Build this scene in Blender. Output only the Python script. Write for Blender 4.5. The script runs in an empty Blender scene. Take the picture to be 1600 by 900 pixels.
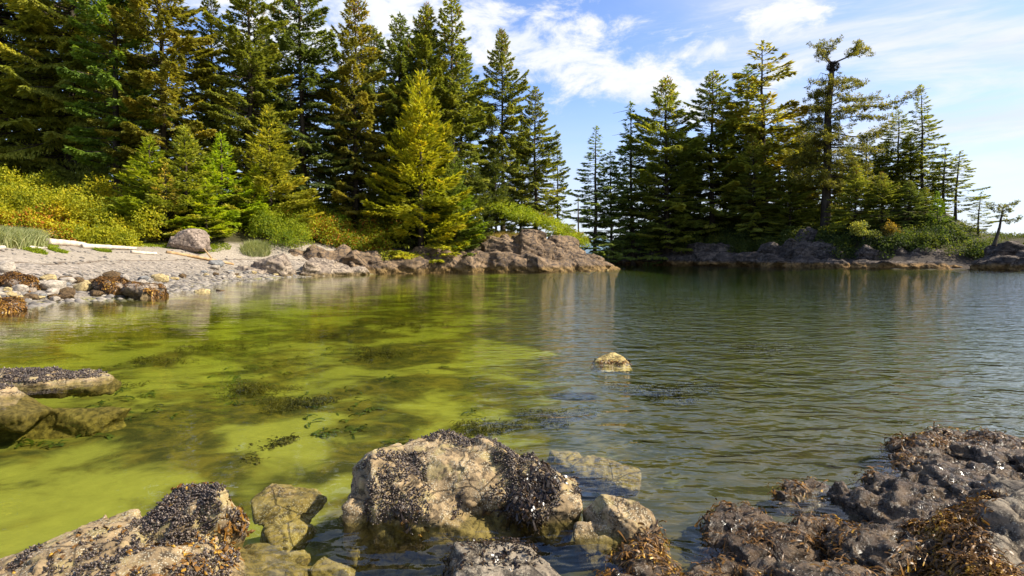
import bpy, bmesh, math, random
import numpy as np
from mathutils import Vector, Matrix

# ------------------------------------------------------------------ scene, camera, light
sc = bpy.context.scene
COL = sc.collection
R = math.radians
CAMZ, FPX, HOR = 1.7, 873.0, 400.0          # camera height, focal length in px of the 1600 px photo, horizon row
cam_d = bpy.data.cameras.new('camera')
cam = bpy.data.objects.new('camera', cam_d)
COL.objects.link(cam)
cam.location = (0, 0, CAMZ)
cam.rotation_euler = (R(90), 0, 0)
cam_d.sensor_width = 36.0
cam_d.lens = 36.0 * FPX / 1600.0
cam_d.shift_y = -(450.0 - HOR) / 1600.0
cam_d.clip_start = 0.05
cam_d.clip_end = 20000.0
sc.camera = cam

SUN_AZ, SUN_EL = 98.0, 41.0                 # degrees clockwise from the view direction, and height
sun_d = bpy.data.lights.new('sun', 'SUN')
sun_d.energy = 5.0
sun_d.angle = R(0.5)
sun_d.color = (1.0, 0.92, 0.78)
sun = bpy.data.objects.new('sun', sun_d)
COL.objects.link(sun)
sun.rotation_euler = (R(90 - SUN_EL), 0, R(180 - SUN_AZ))

sc.view_settings.view_transform = 'Standard'
sc.view_settings.look = 'None'
sc.view_settings.gamma = 1.0
sc.view_settings.use_curve_mapping = False
sc.view_settings.exposure = 0.92
sc.render.engine = 'CYCLES'
sc.cycles.max_bounces = 8
sc.cycles.transparent_max_bounces = 12
sc.cycles.use_denoising = True
sc.cycles.caustics_reflective = False
sc.cycles.caustics_refractive = False
sc.cycles.sample_clamp_indirect = 6.0


class NT:
    """small helper to write node trees"""
    def __init__(s, tree):
        s.t = tree
        s.n = tree.nodes
        s.n.clear()

    def add(s, typ, ins=None, **kw):
        nd = s.n.new(typ)
        for k, v in kw.items():
            setattr(nd, k, v)
        if ins:
            for k, v in ins.items():
                sock = nd.inputs[k]
                if isinstance(v, bpy.types.NodeSocket):
                    s.t.links.new(v, sock)
                else:
                    sock.default_value = v
        return nd

    def math(s, op, a, b=0.0, c=0.0, clamp=False):
        nd = s.n.new('ShaderNodeMath')
        nd.operation = op
        nd.use_clamp = clamp
        for i, v in enumerate((a, b, c)):
            if isinstance(v, bpy.types.NodeSocket):
                s.t.links.new(v, nd.inputs[i])
            else:
                nd.inputs[i].default_value = v
        return nd.outputs[0]

    def mix(s, f, a, b, mode='MIX'):
        nd = s.n.new('ShaderNodeMix')
        nd.data_type = 'RGBA'
        nd.blend_type = mode
        for i, v in ((0, f), (6, a), (7, b)):
            if isinstance(v, bpy.types.NodeSocket):
                s.t.links.new(v, nd.inputs[i])
            elif i == 0:
                nd.inputs[i].default_value = v
            else:
                nd.inputs[i].default_value = (v[0], v[1], v[2], 1.0)
        return nd.outputs[2]

    def sstep(s, x, lo, hi):
        nd = s.n.new('ShaderNodeMapRange')
        nd.interpolation_type = 'SMOOTHSTEP'
        s.t.links.new(x, nd.inputs[0])
        nd.inputs[1].default_value = lo
        nd.inputs[2].default_value = hi
        return nd.outputs[0]

    def noise(s, vec, scale, detail=4.0, rough=0.55, dist=0.0):
        nd = s.add('ShaderNodeTexNoise', {'Vector': vec, 'Scale': scale, 'Detail': detail, 'Roughness': rough,
                                          'Distortion': dist})
        return nd.outputs['Fac']

    def mapv(s, vec, scale=(1, 1, 1), loc=(0, 0, 0), rot=(0, 0, 0)):
        nd = s.add('ShaderNodeMapping', {'Vector': vec, 'Scale': scale, 'Location': loc, 'Rotation': rot})
        return nd.outputs[0]

    def link(s, a, b):
        s.t.links.new(a, b)


def make_world():
    w = bpy.data.worlds.new('World')
    sc.world = w
    w.use_nodes = True
    N = NT(w.node_tree)
    sky = N.add('ShaderNodeTexSky')
    sky.sky_type = 'NISHITA'
    sky.sun_disc = False
    sky.sun_elevation = R(SUN_EL)
    sky.sun_rotation = R(SUN_AZ)
    sky.air_density = 1.0
    sky.dust_density = 0.6
    sky.ozone_density = 2.0
    STR = 0.15
    tc = N.add('ShaderNodeTexCoord')
    d = tc.outputs['Generated']
    sep = N.add('ShaderNodeSeparateXYZ', {0: d})
    az = N.math('ARCTAN2', sep.outputs[0], sep.outputs[1])
    el = N.math('ARCSINE', sep.outputs[2])
    av = N.add('ShaderNodeCombineXYZ', {0: az, 1: el, 2: 0.0}).outputs[0]
    # broken cloud texture, in sky directions
    n1 = N.noise(N.mapv(av, (9.0, 17.0, 1.0), rot=(0, 0, R(-12))), 1.0, 10.0, 0.66, 0.35)
    n2 = N.noise(N.mapv(av, (3.0, 5.5, 1.0), loc=(3.3, 1.7, 0)), 1.0, 4.0, 0.55)

    def blob(a0, e0, ra, re, rot):
        # soft elliptic region of the sky
        m = N.mapv(av, (1, 1, 1), loc=(-a0, -e0, 0))
        m = N.mapv(m, (1, 1, 1), rot=(0, 0, -rot))
        m = N.mapv(m, (1 / ra, 1 / re, 1))
        ln = N.add('ShaderNodeVectorMath', {0: m}, operation='LENGTH').outputs['Value']
        return N.math('SUBTRACT', 1.0, ln)
    b1 = blob(0.03, 0.365, 0.40, 0.095, R(-17))
    b2 = blob(0.225, 0.285, 0.20, 0.060, R(-20))
    b3 = blob(0.445, 0.36, 0.075, 0.040, R(10))
    b4 = blob(0.475, 0.292, 0.075, 0.028, R(14))
    b5 = blob(-0.32, 0.40, 0.42, 0.16, R(-6))
    b6 = blob(0.34, 0.335, 0.07, 0.03, R(10))
    m = b1
    for b in (b2, b3, b4, b5, b6):
        m = N.math('MAXIMUM', m, b)
    dens = N.math('ADD', N.math('MULTIPLY', m, 0.42), N.math('MULTIPLY', N.math('SUBTRACT', n1, 0.54), 1.5))
    # clouds elsewhere round the sky, behind the viewer
    other = N.math('MULTIPLY', N.math('SUBTRACT', n2, 0.62), 1.3)
    away = N.sstep(N.math('ABSOLUTE', az), 0.95, 1.4)
    dens = N.math('MAXIMUM', dens, N.math('SUBTRACT', N.math('ADD', other, N.math('MULTIPLY', N.math('SUBTRACT', n1, .5), .7)),
                                          N.math('SUBTRACT', 0.35, N.math('MULTIPLY', away, .33))))
    cl = N.sstep(dens, -0.03, 0.30)
    # thin high veil, growing to the right, and pale air near the horizon
    veil_n = N.noise(N.mapv(av, (1.6, 11.0, 1.0), rot=(0, 0, R(10)), loc=(0.3, 0.1, 0)), 1.0, 6.0, 0.6, 0.4)
    veil = N.math('MULTIPLY', N.sstep(veil_n, 0.26, 0.68), N.sstep(az, 0.15, 0.60))
    veil = N.math('MULTIPLY', veil, 1.0)
    low = N.math('MULTIPLY', N.sstep(N.math('MULTIPLY', el, -1.0), -0.30, -0.05), 0.95)
    low = N.math('MULTIPLY', low, N.math('ADD', 0.5, N.math('MULTIPLY', N.sstep(veil_n, 0.3, 0.7), 0.5)))
    th = N.math('MAXIMUM', veil, low)
    # deepen the blue a little, as a polarised photograph has it
    blue = N.mix(1.0, sky.outputs[0], (0.74, 0.775, 0.94), 'MULTIPLY')
    K = 0.56 / STR
    c1 = N.mix(th, blue, (0.78 * K, 0.83 * K, 0.94 * K))
    wisp_n = N.noise(N.mapv(av, (2.6, 15.0, 1.0), rot=(0, 0, R(13)), loc=(1.3, 4.1, 0)), 1.0, 8.0, 0.62, 0.5)
    wisp = N.math('MULTIPLY', N.math('MULTIPLY', N.sstep(wisp_n, 0.44, 0.66), N.sstep(az, 0.12, 0.45)), 0.75)
    c1 = N.mix(wisp, c1, (0.93 * K, 0.95 * K, 1.0 * K))
    shade = N.sstep(n1, 0.35, 0.7)
    ccol = N.mix(shade, (0.80 * K, 0.87 * K, 0.98 * K), (1.02 * K, 1.02 * K, 1.02 * K))
    c2 = N.mix(cl, c1, ccol)
    bg = N.add('ShaderNodeBackground', {'Color': c2, 'Strength': STR})
    out = N.add('ShaderNodeOutputWorld')
    N.link(bg.outputs[0], out.inputs[0])


make_world()

# ------------------------------------------------------------------ numeric helpers
def at(px, py, Y):
    """world point seen at photo pixel (px, py) at depth Y"""
    return np.array([(px - 800) / FPX * Y, Y, CAMZ + (HOR - py) / FPX * Y])


def sst(x, a, b):
    t = np.clip((x - a) / (b - a), 0, 1)
    return t * t * (3 - 2 * t)


def _hash(ix, iy, iz, seed):
    h = (ix * 374761393 + iy * 668265263 + iz * 2147483647 + seed * 1274126177) & 0xFFFFFFFF
    h = ((h ^ (h >> 13)) * 1274126177) & 0xFFFFFFFF
    h = ((h ^ (h >> 16)) * 2246822519) & 0xFFFFFFFF
    return ((h ^ (h >> 15)) & 0xFFFFFF) / float(0xFFFFFF)


def vnoise(p, seed=0):
    p = np.asarray(p, float)
    i = np.floor(p).astype(np.int64)
    f = p - i
    u = f * f * f * (f * (f * 6 - 15) + 10)
    r = 0
    for dx in (0, 1):
        wx = u[:, 0] if dx else 1 - u[:, 0]
        for dy in (0, 1):
            wy = u[:, 1] if dy else 1 - u[:, 1]
            for dz in (0, 1):
                wz = u[:, 2] if dz else 1 - u[:, 2]
                r = r + wx * wy * wz * _hash(i[:, 0] + dx, i[:, 1] + dy, i[:, 2] + dz, seed)
    return r * 2 - 1


def fbm(p, octv=4, gain=0.5, seed=0, ridged=False):
    a, s, t = 1.0, 0, 0
    q = np.array(p, float)
    for o in range(octv):
        n = vnoise(q, seed + o * 17)
        if ridged:
            n = 1 - 2 * np.abs(n)
        s = s + a * n
        t += a
        a *= gain
        q = q * 2.03 + 11.7
    return s / t


def worley(p, seed=0):
    """F1, F2 distances and a random id value of the nearest cell"""
    i = np.floor(p).astype(np.int64)
    n = len(p)
    f1 = np.full(n, 9.0)
    f2 = np.full(n, 9.0)
    idv = np.zeros(n)
    tilt = np.zeros(n)
    for dx in (-1, 0, 1):
        for dy in (-1, 0, 1):
            for dz in (-1, 0, 1):
                c = i + np.array([dx, dy, dz])
                fx = np.stack([_hash(c[:, 0], c[:, 1], c[:, 2], seed + k) for k in (1, 2, 3)], 1)
                dd = np.linalg.norm(c + fx - p, axis=1)
                near = dd < f1
                f2 = np.where(near, f1, np.minimum(f2, dd))
                idv = np.where(near, fx[:, 0] * .5 + fx[:, 1] * .5, idv)
                hv = np.stack([_hash(c[:, 0], c[:, 1], c[:, 2], seed + k) for k in (11, 12, 13)], 1) - .5
                tilt = np.where(near, np.sum((p - c - fx) * hv, 1), tilt)
                f1 = np.where(near, dd, f1)
    return f1, f2, idv + (0.9 * tilt if seed % 2 == 0 else 1.6 * tilt)


def sdist(P, poly):
    """distance to a polygon outline, positive inside"""
    P = np.asarray(P, float)
    poly = np.asarray(poly, float)
    d = np.full(len(P), 1e9)
    ins = np.zeros(len(P), bool)
    for a, b in zip(poly, np.roll(poly, -1, 0)):
        ab = b - a
        t = np.clip(((P - a) @ ab) / (ab @ ab), 0, 1)
        d = np.minimum(d, np.linalg.norm(P - a - t[:, None] * ab, axis=1))
        c = (a[1] > P[:, 1]) != (b[1] > P[:, 1])
        with np.errstate(divide='ignore', invalid='ignore'):
            xi = a[0] + (P[:, 1] - a[1]) / (b[1] - a[1]) * (b[0] - a[0])
        ins ^= c & (P[:, 0] < xi)
    return np.where(ins, d, -d)


# ------------------------------------------------------------------ object helpers
def np_mesh(name, V, F, smooth=True, tint=None, mats=None):
    """V (n,3); F (m,k) faces all of k corners"""
    me = bpy.data.meshes.new(name)
    F = np.asarray(F, np.int32)
    m, k = F.shape
    me.vertices.add(len(V))
    me.vertices.foreach_set('co', np.asarray(V, np.float32).ravel())
    me.loops.add(m * k)
    me.loops.foreach_set('vertex_index', F.ravel())
    me.polygons.add(m)
    me.polygons.foreach_set('loop_start', np.arange(0, m * k, k, dtype=np.int32))
    me.polygons.foreach_set('use_smooth', np.full(m, smooth, bool))
    if tint is not None:
        at_ = me.attributes.new('tint', 'FLOAT', 'FACE')
        at_.data.foreach_set('value', np.asarray(tint, np.float32))
    me.update(calc_edges=True)
    me.validate()
    return me


def link(name, data, mat=None, parent=None, loc=None):
    o = bpy.data.objects.new(name, data)
    COL.objects.link(o)
    if mat is not None and data is not None:
        if not data.materials:
            data.materials.append(mat)
    if parent is not None:
        o.parent = parent
    if loc is not None:
        o.location = loc
    return o


def tag(o, label, cat, group=None, kind=None):
    o['label'] = label
    o['category'] = cat
    if group:
        o['group'] = group
    if kind:
        o['kind'] = kind
    return o


def struct(o):
    o['kind'] = 'structure'
    return o


def copy_tree(o, parent=None):
    c = o.copy()
    COL.objects.link(c)
    c.parent = parent
    for ch in list(o.children):
        copy_tree(ch, c)
    return c


# ------------------------------------------------------------------ the land
MAIN = [(-400, -60), (-16, -6), (-15, 6), (-17, 15), (-17, 21), (-15.5, 24.5), (-17, 29), (-19.5, 36), (-18, 45), (-12.5, 53),
        (-6.8, 58.5), (3.4, 60.5), (9.5, 66), (13.4, 74), (11, 80), (2, 90), (-20, 112), (-60, 200), (-400, 420)]
ISLE = [(16, 117), (22, 112), (34, 99), (43, 88), (44.5, 80), (50, 73), (56, 71), (59, 68), (57, 61), (66, 56), (95, 62), (120, 90),
        (95, 135), (60, 155), (30, 145)]
SHELF = [(0.55, 2.85), (0.82, 3.3), (1.30, 3.74), (1.98, 4.05), (2.36, 4.2), (3.1, 4.5), (3.4, 4.95), (3.55, 5.3), (4.16, 5.4),
         (4.6, 5.15), (4.6, 4.85), (7.5, 4.6), (12, 3), (12, -12), (-16, -12), (-15, -3), (-4, 0.5), (-1.2, 1.3), (0.3, 1.9)]


def land(x, y):
    x = np.atleast_1d(np.asarray(x, float))
    y = np.atleast_1d(np.asarray(y, float))
    P = np.stack([x, y], 1)
    P3 = np.stack([x, y, 0 * x], 1)
    d = sdist(P, MAIN)
    d = d + 0.9 * fbm(P3 * 0.22, 3, seed=5) * sst(np.abs(d), 0, 4)
    b = sst(x, -12, -16.5) * sst(y, 52, 44)
    zb = np.interp(d, [-60, -22, -8, -3, 0, 3, 7, 10, 14, 18, 26, 40, 120], [-1.0, -.55, -.42, -.25, 0, .7, 2.05, 2.45, 2.9, 3.8, 5.6, 7.2, 12])
    zr = np.interp(d, [-60, -22, -8, -2, 0, 2, 5, 10, 20, 40, 120], [-1.1, -.6, -.5, -.3, -.1, .8, 2.4, 4.2, 6.4, 8.0, 12])
    z1 = zb * b + zr * (1 - b)
    d2 = sdist(P, ISLE)
    d2 = d2 + 1.0 * fbm(P3 * 0.2, 3, seed=9) * sst(np.abs(d2), 0, 4)
    zi = np.interp(d2, [-60, -25, -8, -2, 0, 2, 5, 10, 18, 30], [-1.4, -.8, -.55, -.4, -.1, 1.0, 2.8, 5.4, 8.4, 10.5])
    ratio = x / np.maximum(y, 1)
    zi = np.where(zi > 0, zi * (1 - 0.52 * sst(ratio, .74, .86)), zi)
    d3 = sdist(P, SHELF)
    zs = np.interp(d3, [-8, -3, -1, 0, 1.5], [-1.5, -.5, -.3, -.12, -.05])
    z = np.maximum(np.maximum(z1, zi), zs)
    # the open water to the right gets deeper
    deep = sst(x, 3.5, 30) * sst(-np.maximum(d2, np.maximum(d, d3)), 2, 12)
    z = z - 0.9 * deep
    far = sst(np.hypot(x, y), 250, 800)
    z = np.where(z < 0, z - 9 * far, z)
    z = z + np.where(z < 0, .07, .14) * fbm(P3 * 0.8, 3, seed=3) * sst(np.abs(z), 0.02, .3)
    return z


def gz(x, y):
    return float(land(x, y)[0])


def mat_new(name):
    m = bpy.data.materials.new(name)
    m.use_nodes = True
    return m, NT(m.node_tree)


def out(N, shader, vol=None):
    o = N.add('ShaderNodeOutputMaterial')
    if shader is not None:
        N.link(shader, o.inputs[0])
    if vol is not None:
        N.link(vol, o.inputs[1])


def ground_mat():
    m, N = mat_new('ground')
    pos = N.add('ShaderNodeNewGeometry').outputs['Position']
    sep = N.add('ShaderNodeSeparateXYZ', {0: pos})
    z = sep.outputs[2]
    # sea bed: pale sand with weed patches
    big = N.noise(N.mapv(pos, (1, 1.0, 1)), 0.42, 3.0, 0.5, 0.6)
    big2 = N.noise(N.mapv(pos, (1, 1.3, 1), loc=(7, 3, 0)), 1.15, 4.0, 0.6, 0.5)
    fine = N.noise(pos, 5.0, 6.0, 0.65, 0.4)
    sand = N.mix(fine, (0.185, 0.172, 0.040), (0.300, 0.275, 0.066))
    weedc = N.mix(N.sstep(N.noise(pos, 2.2, 6.0, 0.7, 0.6), 0.40, 0.66), (0.026, 0.025, 0.009), N.mix(N.sstep(sep.outputs[0], -0.5, 2.5), (0.13, 0.095, 0.018), (0.055, 0.040, 0.016)))
    wm = N.math('ADD', N.math('MULTIPLY', big, 0.72), N.math('MULTIPLY', big2, 0.46))
    wm = N.math('ADD', wm, N.math('MULTIPLY', fine, 0.05))
    # the right-hand side of the bay is mostly weed
    rx = N.math('MULTIPLY', N.sstep(sep.outputs[0], -0.8, 2.8), 0.21)
    wm = N.math('ADD', wm, rx)
    wmask = N.math('MULTIPLY', N.sstep(wm, 0.515, 0.655), 0.94)
    bed = N.mix(wmask, sand, weedc)
    # beach: pebbles
    vor = N.add('ShaderNodeTexVoronoi', {'Vector': pos, 'Scale': 7.0})
    vor2 = N.add('ShaderNodeTexVoronoi', {'Vector': pos, 'Scale': 2.6})
    vs = N.add('ShaderNodeSeparateColor', {0: vor.outputs['Color']})
    peb = N.mix(vs.outputs[0], (0.12, 0.105, 0.09), (0.38, 0.325, 0.265))
    peb = N.mix(N.math('MULTIPLY', vs.outputs[1], 0.30), peb, (0.25, 0.19, 0.13))
    bandn = N.math('ADD', z, N.math('MULTIPLY', N.noise(pos, 0.5, 4.0), 0.5))
    peb = N.mix(N.math('MULTIPLY', N.sstep(bandn, 1.15, 0.75), 0.45), peb, (0.17, 0.15, 0.12))
    peb = N.mix(N.math('MULTIPLY', N.sstep(bandn, 1.45, 1.75), 0.55), peb, (0.33, 0.28, 0.215))
    wr = N.math('MULTIPLY', N.sstep(N.math('ABSOLUTE', N.math('SUBTRACT', bandn, 1.62)), 0.05, 0.0), 0.7)
    peb = N.mix(wr, peb, (0.07, 0.04, 0.02))
    soil = N.mix(N.noise(pos, 1.2, 5.0), (0.035, 0.028, 0.015), (0.075, 0.07, 0.022))
    sx = N.math('ADD', N.math('MULTIPLY', N.noise(pos, 0.35, 3.0), 1.0), z)
    land_c = N.mix(N.sstep(sx, 2.95, 3.45), peb, soil)
    isl = N.sstep(sep.outputs[0], -12.0, -8.0)
    rockc = N.mix(N.noise(pos, 0.8, 8.0, 0.65), (0.03, 0.025, 0.02), (0.11, 0.085, 0.065))
    land_c = N.mix(isl, land_c, N.mix(N.sstep(sx, 2.6, 3.4), rockc, soil))
    col = N.mix(N.sstep(z, -0.05, 0.12), bed, land_c)
    h = N.math('ADD', N.math('MULTIPLY', vor.outputs['Distance'], -0.6), N.math('MULTIPLY', fine, 0.5))
    h = N.math('MULTIPLY', h, N.math('ADD', 0.12, N.sstep(z, -0.05, 0.15)))
    bump = N.add('ShaderNodeBump', {'Height': h, 'Strength': 0.8, 'Distance': 0.08})
    b = N.add('ShaderNodeBsdfPrincipled', {'Base Color': col, 'Roughness': 0.9, 'Normal': bump.outputs[0],
                                           'Specular IOR Level': 0.2})
    out(N, b.outputs[0])
    return m


def build_ground():
    n = 520
    t = np.linspace(-1, 1, n)
    T = 8.0
    ax = 2.2 * np.sinh(T * t)
    ay = 2.2 * np.sinh(T * t) + 5.0
    X, Y = np.meshgrid(ax, ay, indexing='ij')
    x, y = X.ravel(), Y.ravel()
    z = land(x, y)
    V = np.stack([x, y, z], 1)
    idx = np.arange(n * n).reshape(n, n)
    F = np.stack([idx[:-1, :-1], idx[1:, :-1], idx[1:, 1:], idx[:-1, 1:]], -1).reshape(-1, 4)
    struct(link('ground', np_mesh('ground', V, F), ground_mat()))


build_ground()


def water_mat():
    m, N = mat_new('sea_water')
    geo = N.add('ShaderNodeNewGeometry')
    pos = geo.outputs['Position']
    sep = N.add('ShaderNodeSeparateXYZ', {0: pos})
    # long low swell, wind ripples, small ripples; crests lie roughly across the view
    a = N.noise(N.mapv(pos, (0.45, 1.0, 1), rot=(0, 0, R(14))), 1.0, 2.0, 0.5, 0.3)
    b = N.noise(N.mapv(pos, (1.7, 3.3, 1), rot=(0, 0, R(18)), loc=(3, 1, 0)), 1.0, 2.0, 0.5, 0.7)
    c = N.noise(N.mapv(pos, (4.6, 7.6, 1), rot=(0, 0, R(-6)), loc=(8, 5, 0)), 1.0, 2.0, 0.5, 0.3)
    wind = N.sstep(N.math('ADD', sep.outputs[0], N.math('MULTIPLY', sep.outputs[1], 0.11)), -1.8, 3.6)
    wind = N.math('ADD', 0.09, N.math('MULTIPLY', wind, 0.91))
    patch = N.math('ADD', 0.55, N.math('MULTIPLY', N.noise(N.mapv(pos, (0.10, 0.2, 1)), 1.0, 3.0), 0.9))
    h = N.math('ADD', N.math('MULTIPLY', a, 0.055), N.math('MULTIPLY', b, 0.066))
    h = N.math('ADD', h, N.math('MULTIPLY', c, 0.024))
    h = N.math('MULTIPLY', N.math('MULTIPLY', h, wind), patch)
    bump = N.add('ShaderNodeBump', {'Height': h, 'Strength': 1.0, 'Distance': 1.0})
    # the same air-to-water reflectance from both sides of the surface
    ior = N.math('ADD', 1.32, N.math('MULTIPLY', geo.outputs['Backfacing'], 1 / 1.32 - 1.32))
    fr = N.add('ShaderNodeFresnel', {'IOR': ior, 'Normal': bump.outputs[0]})
    tr = N.add('ShaderNodeBsdfTransparent', {'Color': (0.97, 0.99, 0.93, 1)})
    gl = N.add('ShaderNodeBsdfGlossy', {'Color': (1, 1, 1, 1), 'Roughness': 0.012, 'Normal': bump.outputs[0]})
    mx = N.add('ShaderNodeMixShader', {0: fr.outputs[0], 1: tr.outputs[0], 2: gl.outputs[0]})
    va = N.add('ShaderNodeVolumeAbsorption', {'Color': (0.75, 0.85, 0.10, 1), 'Density': 0.33})
    out(N, mx.outputs[0], va.outputs[0])
    return m


def build_water():
    L = 9000.0
    zb = -14.0
    V = [(-L, -L, 0), (L, -L, 0), (L, L, 0), (-L, L, 0), (-L, -L, zb), (L, -L, zb), (L, L, zb), (-L, L, zb)]
    F = [(0, 1, 2, 3), (7, 6, 5, 4), (0, 4, 5, 1), (1, 5, 6, 2), (2, 6, 7, 3), (3, 7, 4, 0)]
    struct(link('water', np_mesh('water', np.array(V, float), F, smooth=False), water_mat()))


build_water()

# far hills across the sound
def build_hills():
    m, N = mat_new('hazy_far_forest')
    pos = N.add('ShaderNodeNewGeometry').outputs['Position']
    c = N.mix(N.noise(pos, 0.02, 5.0), (0.10, 0.16, 0.20), (0.18, 0.25, 0.30))  # blue haze of the distance is put into the forest colour
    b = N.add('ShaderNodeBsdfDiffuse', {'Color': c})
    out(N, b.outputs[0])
    nx, ny = 160, 14
    xs = np.linspace(-2600, 2400, nx)
    V, F = [], []
    for j in range(ny):
        v = j / (ny - 1)
        y = 3000 + 900 * v
        prof = math.sin(math.pi * min(1, v * 1.0)) ** 0.8 if v < 1 else 0
        p = np.stack([xs * 0.004, np.full(nx, v * 3), np.zeros(nx)], 1)
        hh = (90 + 60 * fbm(p, 4, seed=31)) * prof * np.clip(1.2 - np.abs(xs - 250) / 1900, 0, 1)
        V += [(x, y, h - 4) for x, h in zip(xs, hh)]
    idx = np.arange(nx * ny).reshape(ny, nx)
    F = np.stack([idx[:-1, :-1], idx[:-1, 1:], idx[1:, 1:], idx[1:, :-1]], -1).reshape(-1, 4)
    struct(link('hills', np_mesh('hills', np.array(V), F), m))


build_hills()

# ------------------------------------------------------------------ rocks
def rock_mat(name, light, mid, dark, band=None, band_z=(0.0, 0.5), wet=0.0, scale=1.0, speck=0.0, speck_col=(.55, .5, .36), rough=0.85,
             crack=1.0, yellow=0.0, bumpd=0.03, band_noise=0.25):
    m, N = mat_new(name)
    pos = N.add('ShaderNodeNewGeometry').outputs['Position']
    nrm = N.add('ShaderNodeNewGeometry').outputs['Normal']
    sep = N.add('ShaderNodeSeparateXYZ', {0: pos})
    n1 = N.noise(pos, 1.6 * scale, 8.0, 0.65, 0.3)
    n2 = N.noise(pos, 6.0 * scale, 8.0, 0.7, 0.2)
    n3 = N.noise(N.mapv(pos, (1, 1, 3.5), rot=(R(22), R(15), 0)), 3.2 * scale, 6.0, 0.65, 0.6)
    c = N.mix(N.sstep(n1, 0.38, 0.62), mid, light)
    c = N.mix(N.math('MULTIPLY', N.sstep(n2, 0.47, 0.62), 0.85), c, dark)
    c = N.mix(N.math('MULTIPLY', N.sstep(n3, 0.54, 0.62), 0.75), c, dark)
    vor = N.add('ShaderNodeTexVoronoi', {'Vector': N.mapv(pos, (1, 1, 1.3), rot=(.4, .3, .2)), 'Scale': 1.1 * scale, 'Randomness': 1.0},
                feature='DISTANCE_TO_EDGE')
    ln = N.math('ADD', vor.outputs['Distance'], N.math('MULTIPLY', N.math('SUBTRACT', n2, 0.5), 0.10))
    ck = N.math('MULTIPLY', N.sstep(ln, 0.022, 0.0), crack)
    c = N.mix(N.math('MULTIPLY', ck, 0.75), c, dark)
    if yellow:
        yn = N.sstep(N.noise(pos, 2.4 * scale, 5.0, 0.6), 0.50, 0.62)
        c = N.mix(N.math('MULTIPLY', yn, yellow), c, (0.40, 0.32, 0.12))
    if speck:
        sv = N.add('ShaderNodeTexVoronoi', {'Vector': pos, 'Scale': 34.0 * scale})
        sm = N.math('MULTIPLY', N.sstep(sv.outputs['Distance'], 0.42, 0.22), N.sstep(N.noise(pos, 3.0 * scale, 4.0), 0.40, 0.56))
        c = N.mix(N.math('MULTIPLY', sm, speck), c, speck_col)
    zz = N.math('ADD', sep.outputs[2], N.math('MULTIPLY', N.math('SUBTRACT', n1, 0.5), band_noise * 2))
    if band:
        bm = N.sstep(zz, band_z[1], band_z[0])
        bm = N.math('MULTIPLY', bm, 0.9)
        bc = N.mix(N.sstep(n2, 0.38, 0.62), band, tuple(v * 0.35 for v in band))
        c = N.mix(bm, c, bc)
    h = N.math('ADD', N.math('MULTIPLY', n2, 0.8), N.math('MULTIPLY', n1, 0.5))
    h = N.math('ADD', h, N.math('MULTIPLY', N.noise(pos, 18.0 * scale, 6.0, 0.78), 0.55))
    h = N.math('SUBTRACT', h, N.math('MULTIPLY', ck, 0.5))
    bump = N.add('ShaderNodeBump', {'Height': h, 'Strength': 0.9, 'Distance': bumpd / scale})
    if wet:
        rg = N.math('SUBTRACT', rough, N.math('MULTIPLY', N.sstep(n2, 0.30, 0.62), wet))
    else:
        rg = rough
    b = N.add('ShaderNodeBsdfPrincipled', {'Base Color': c, 'Roughness': rg, 'Normal': bump.outputs[0],
                                           'Specular IOR Level': 0.36 if wet else 0.25})
    out(N, b.outputs[0])
    return m


def hull_pts(rng, c, s, rz=0.0, tilt=(0, 0), n=22, boxy=0.55):
    """points of an angular block: random points of a rounded box"""
    d = rng.normal(size=(n, 3))
    d /= np.linalg.norm(d, axis=1)[:, None]
    box = d / np.max(np.abs(d), axis=1)[:, None]
    p = d * (1 - boxy) + box * boxy * 0.92
    p = p * np.asarray(s) * 0.5 * rng.uniform(0.86, 1.06, (n, 1))
    Rm = np.array(Matrix.Rotation(rz, 3, 'Z') @ Matrix.Rotation(tilt[0], 3, 'X') @ Matrix.Rotation(tilt[1], 3, 'Y'))
    return p @ Rm.T + np.asarray(c)


def blocks_mesh(hulls, voxel):
    bm = bmesh.new()
    for pts in hulls:
        vs = [bm.verts.new(tuple(p)) for p in pts]
        r = bmesh.ops.convex_hull(bm, input=vs)
        kill = [g for g in r['geom_interior'] if isinstance(g, bmesh.types.BMVert)]
        kill += [g for g in r['geom_unused'] if isinstance(g, bmesh.types.BMVert)]
        bmesh.ops.delete(bm, geom=list(set(kill)), context='VERTS')
    me = bpy.data.meshes.new('tmp')
    bm.to_mesh(me)
    bm.free()
    ob = bpy.data.objects.new('tmp', me)
    COL.objects.link(ob)
    md = ob.modifiers.new('r', 'REMESH')
    md.mode = 'VOXEL'
    md.voxel_size = voxel
    dg = bpy.context.evaluated_depsgraph_get()
    dg.update()
    ev = ob.evaluated_get(dg)
    m2 = ev.to_mesh()
    V = np.zeros(len(m2.vertices) * 3)
    m2.vertices.foreach_get('co', V)
    V = V.reshape(-1, 3)
    Nn = np.zeros(len(m2.vertices) * 3)
    m2.vertices.foreach_get('normal', Nn)
    Nn = Nn.reshape(-1, 3)
    ls = np.zeros(len(m2.polygons), np.int32)
    lt = np.zeros(len(m2.polygons), np.int32)
    m2.polygons.foreach_get('loop_start', ls)
    m2.polygons.foreach_get('loop_total', lt)
    li = np.zeros(len(m2.loops), np.int32)
    m2.loops.foreach_get('vertex_index', li)
    F = np.stack([li[ls], li[ls + 1], li[ls + 2], li[ls + np.minimum(3, lt - 1)]], 1)
    F = F[lt == 4]
    ev.to_mesh_clear()
    bpy.data.objects.remove(ob)
    bpy.data.meshes.remove(me)
    return V, Nn, F


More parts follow.
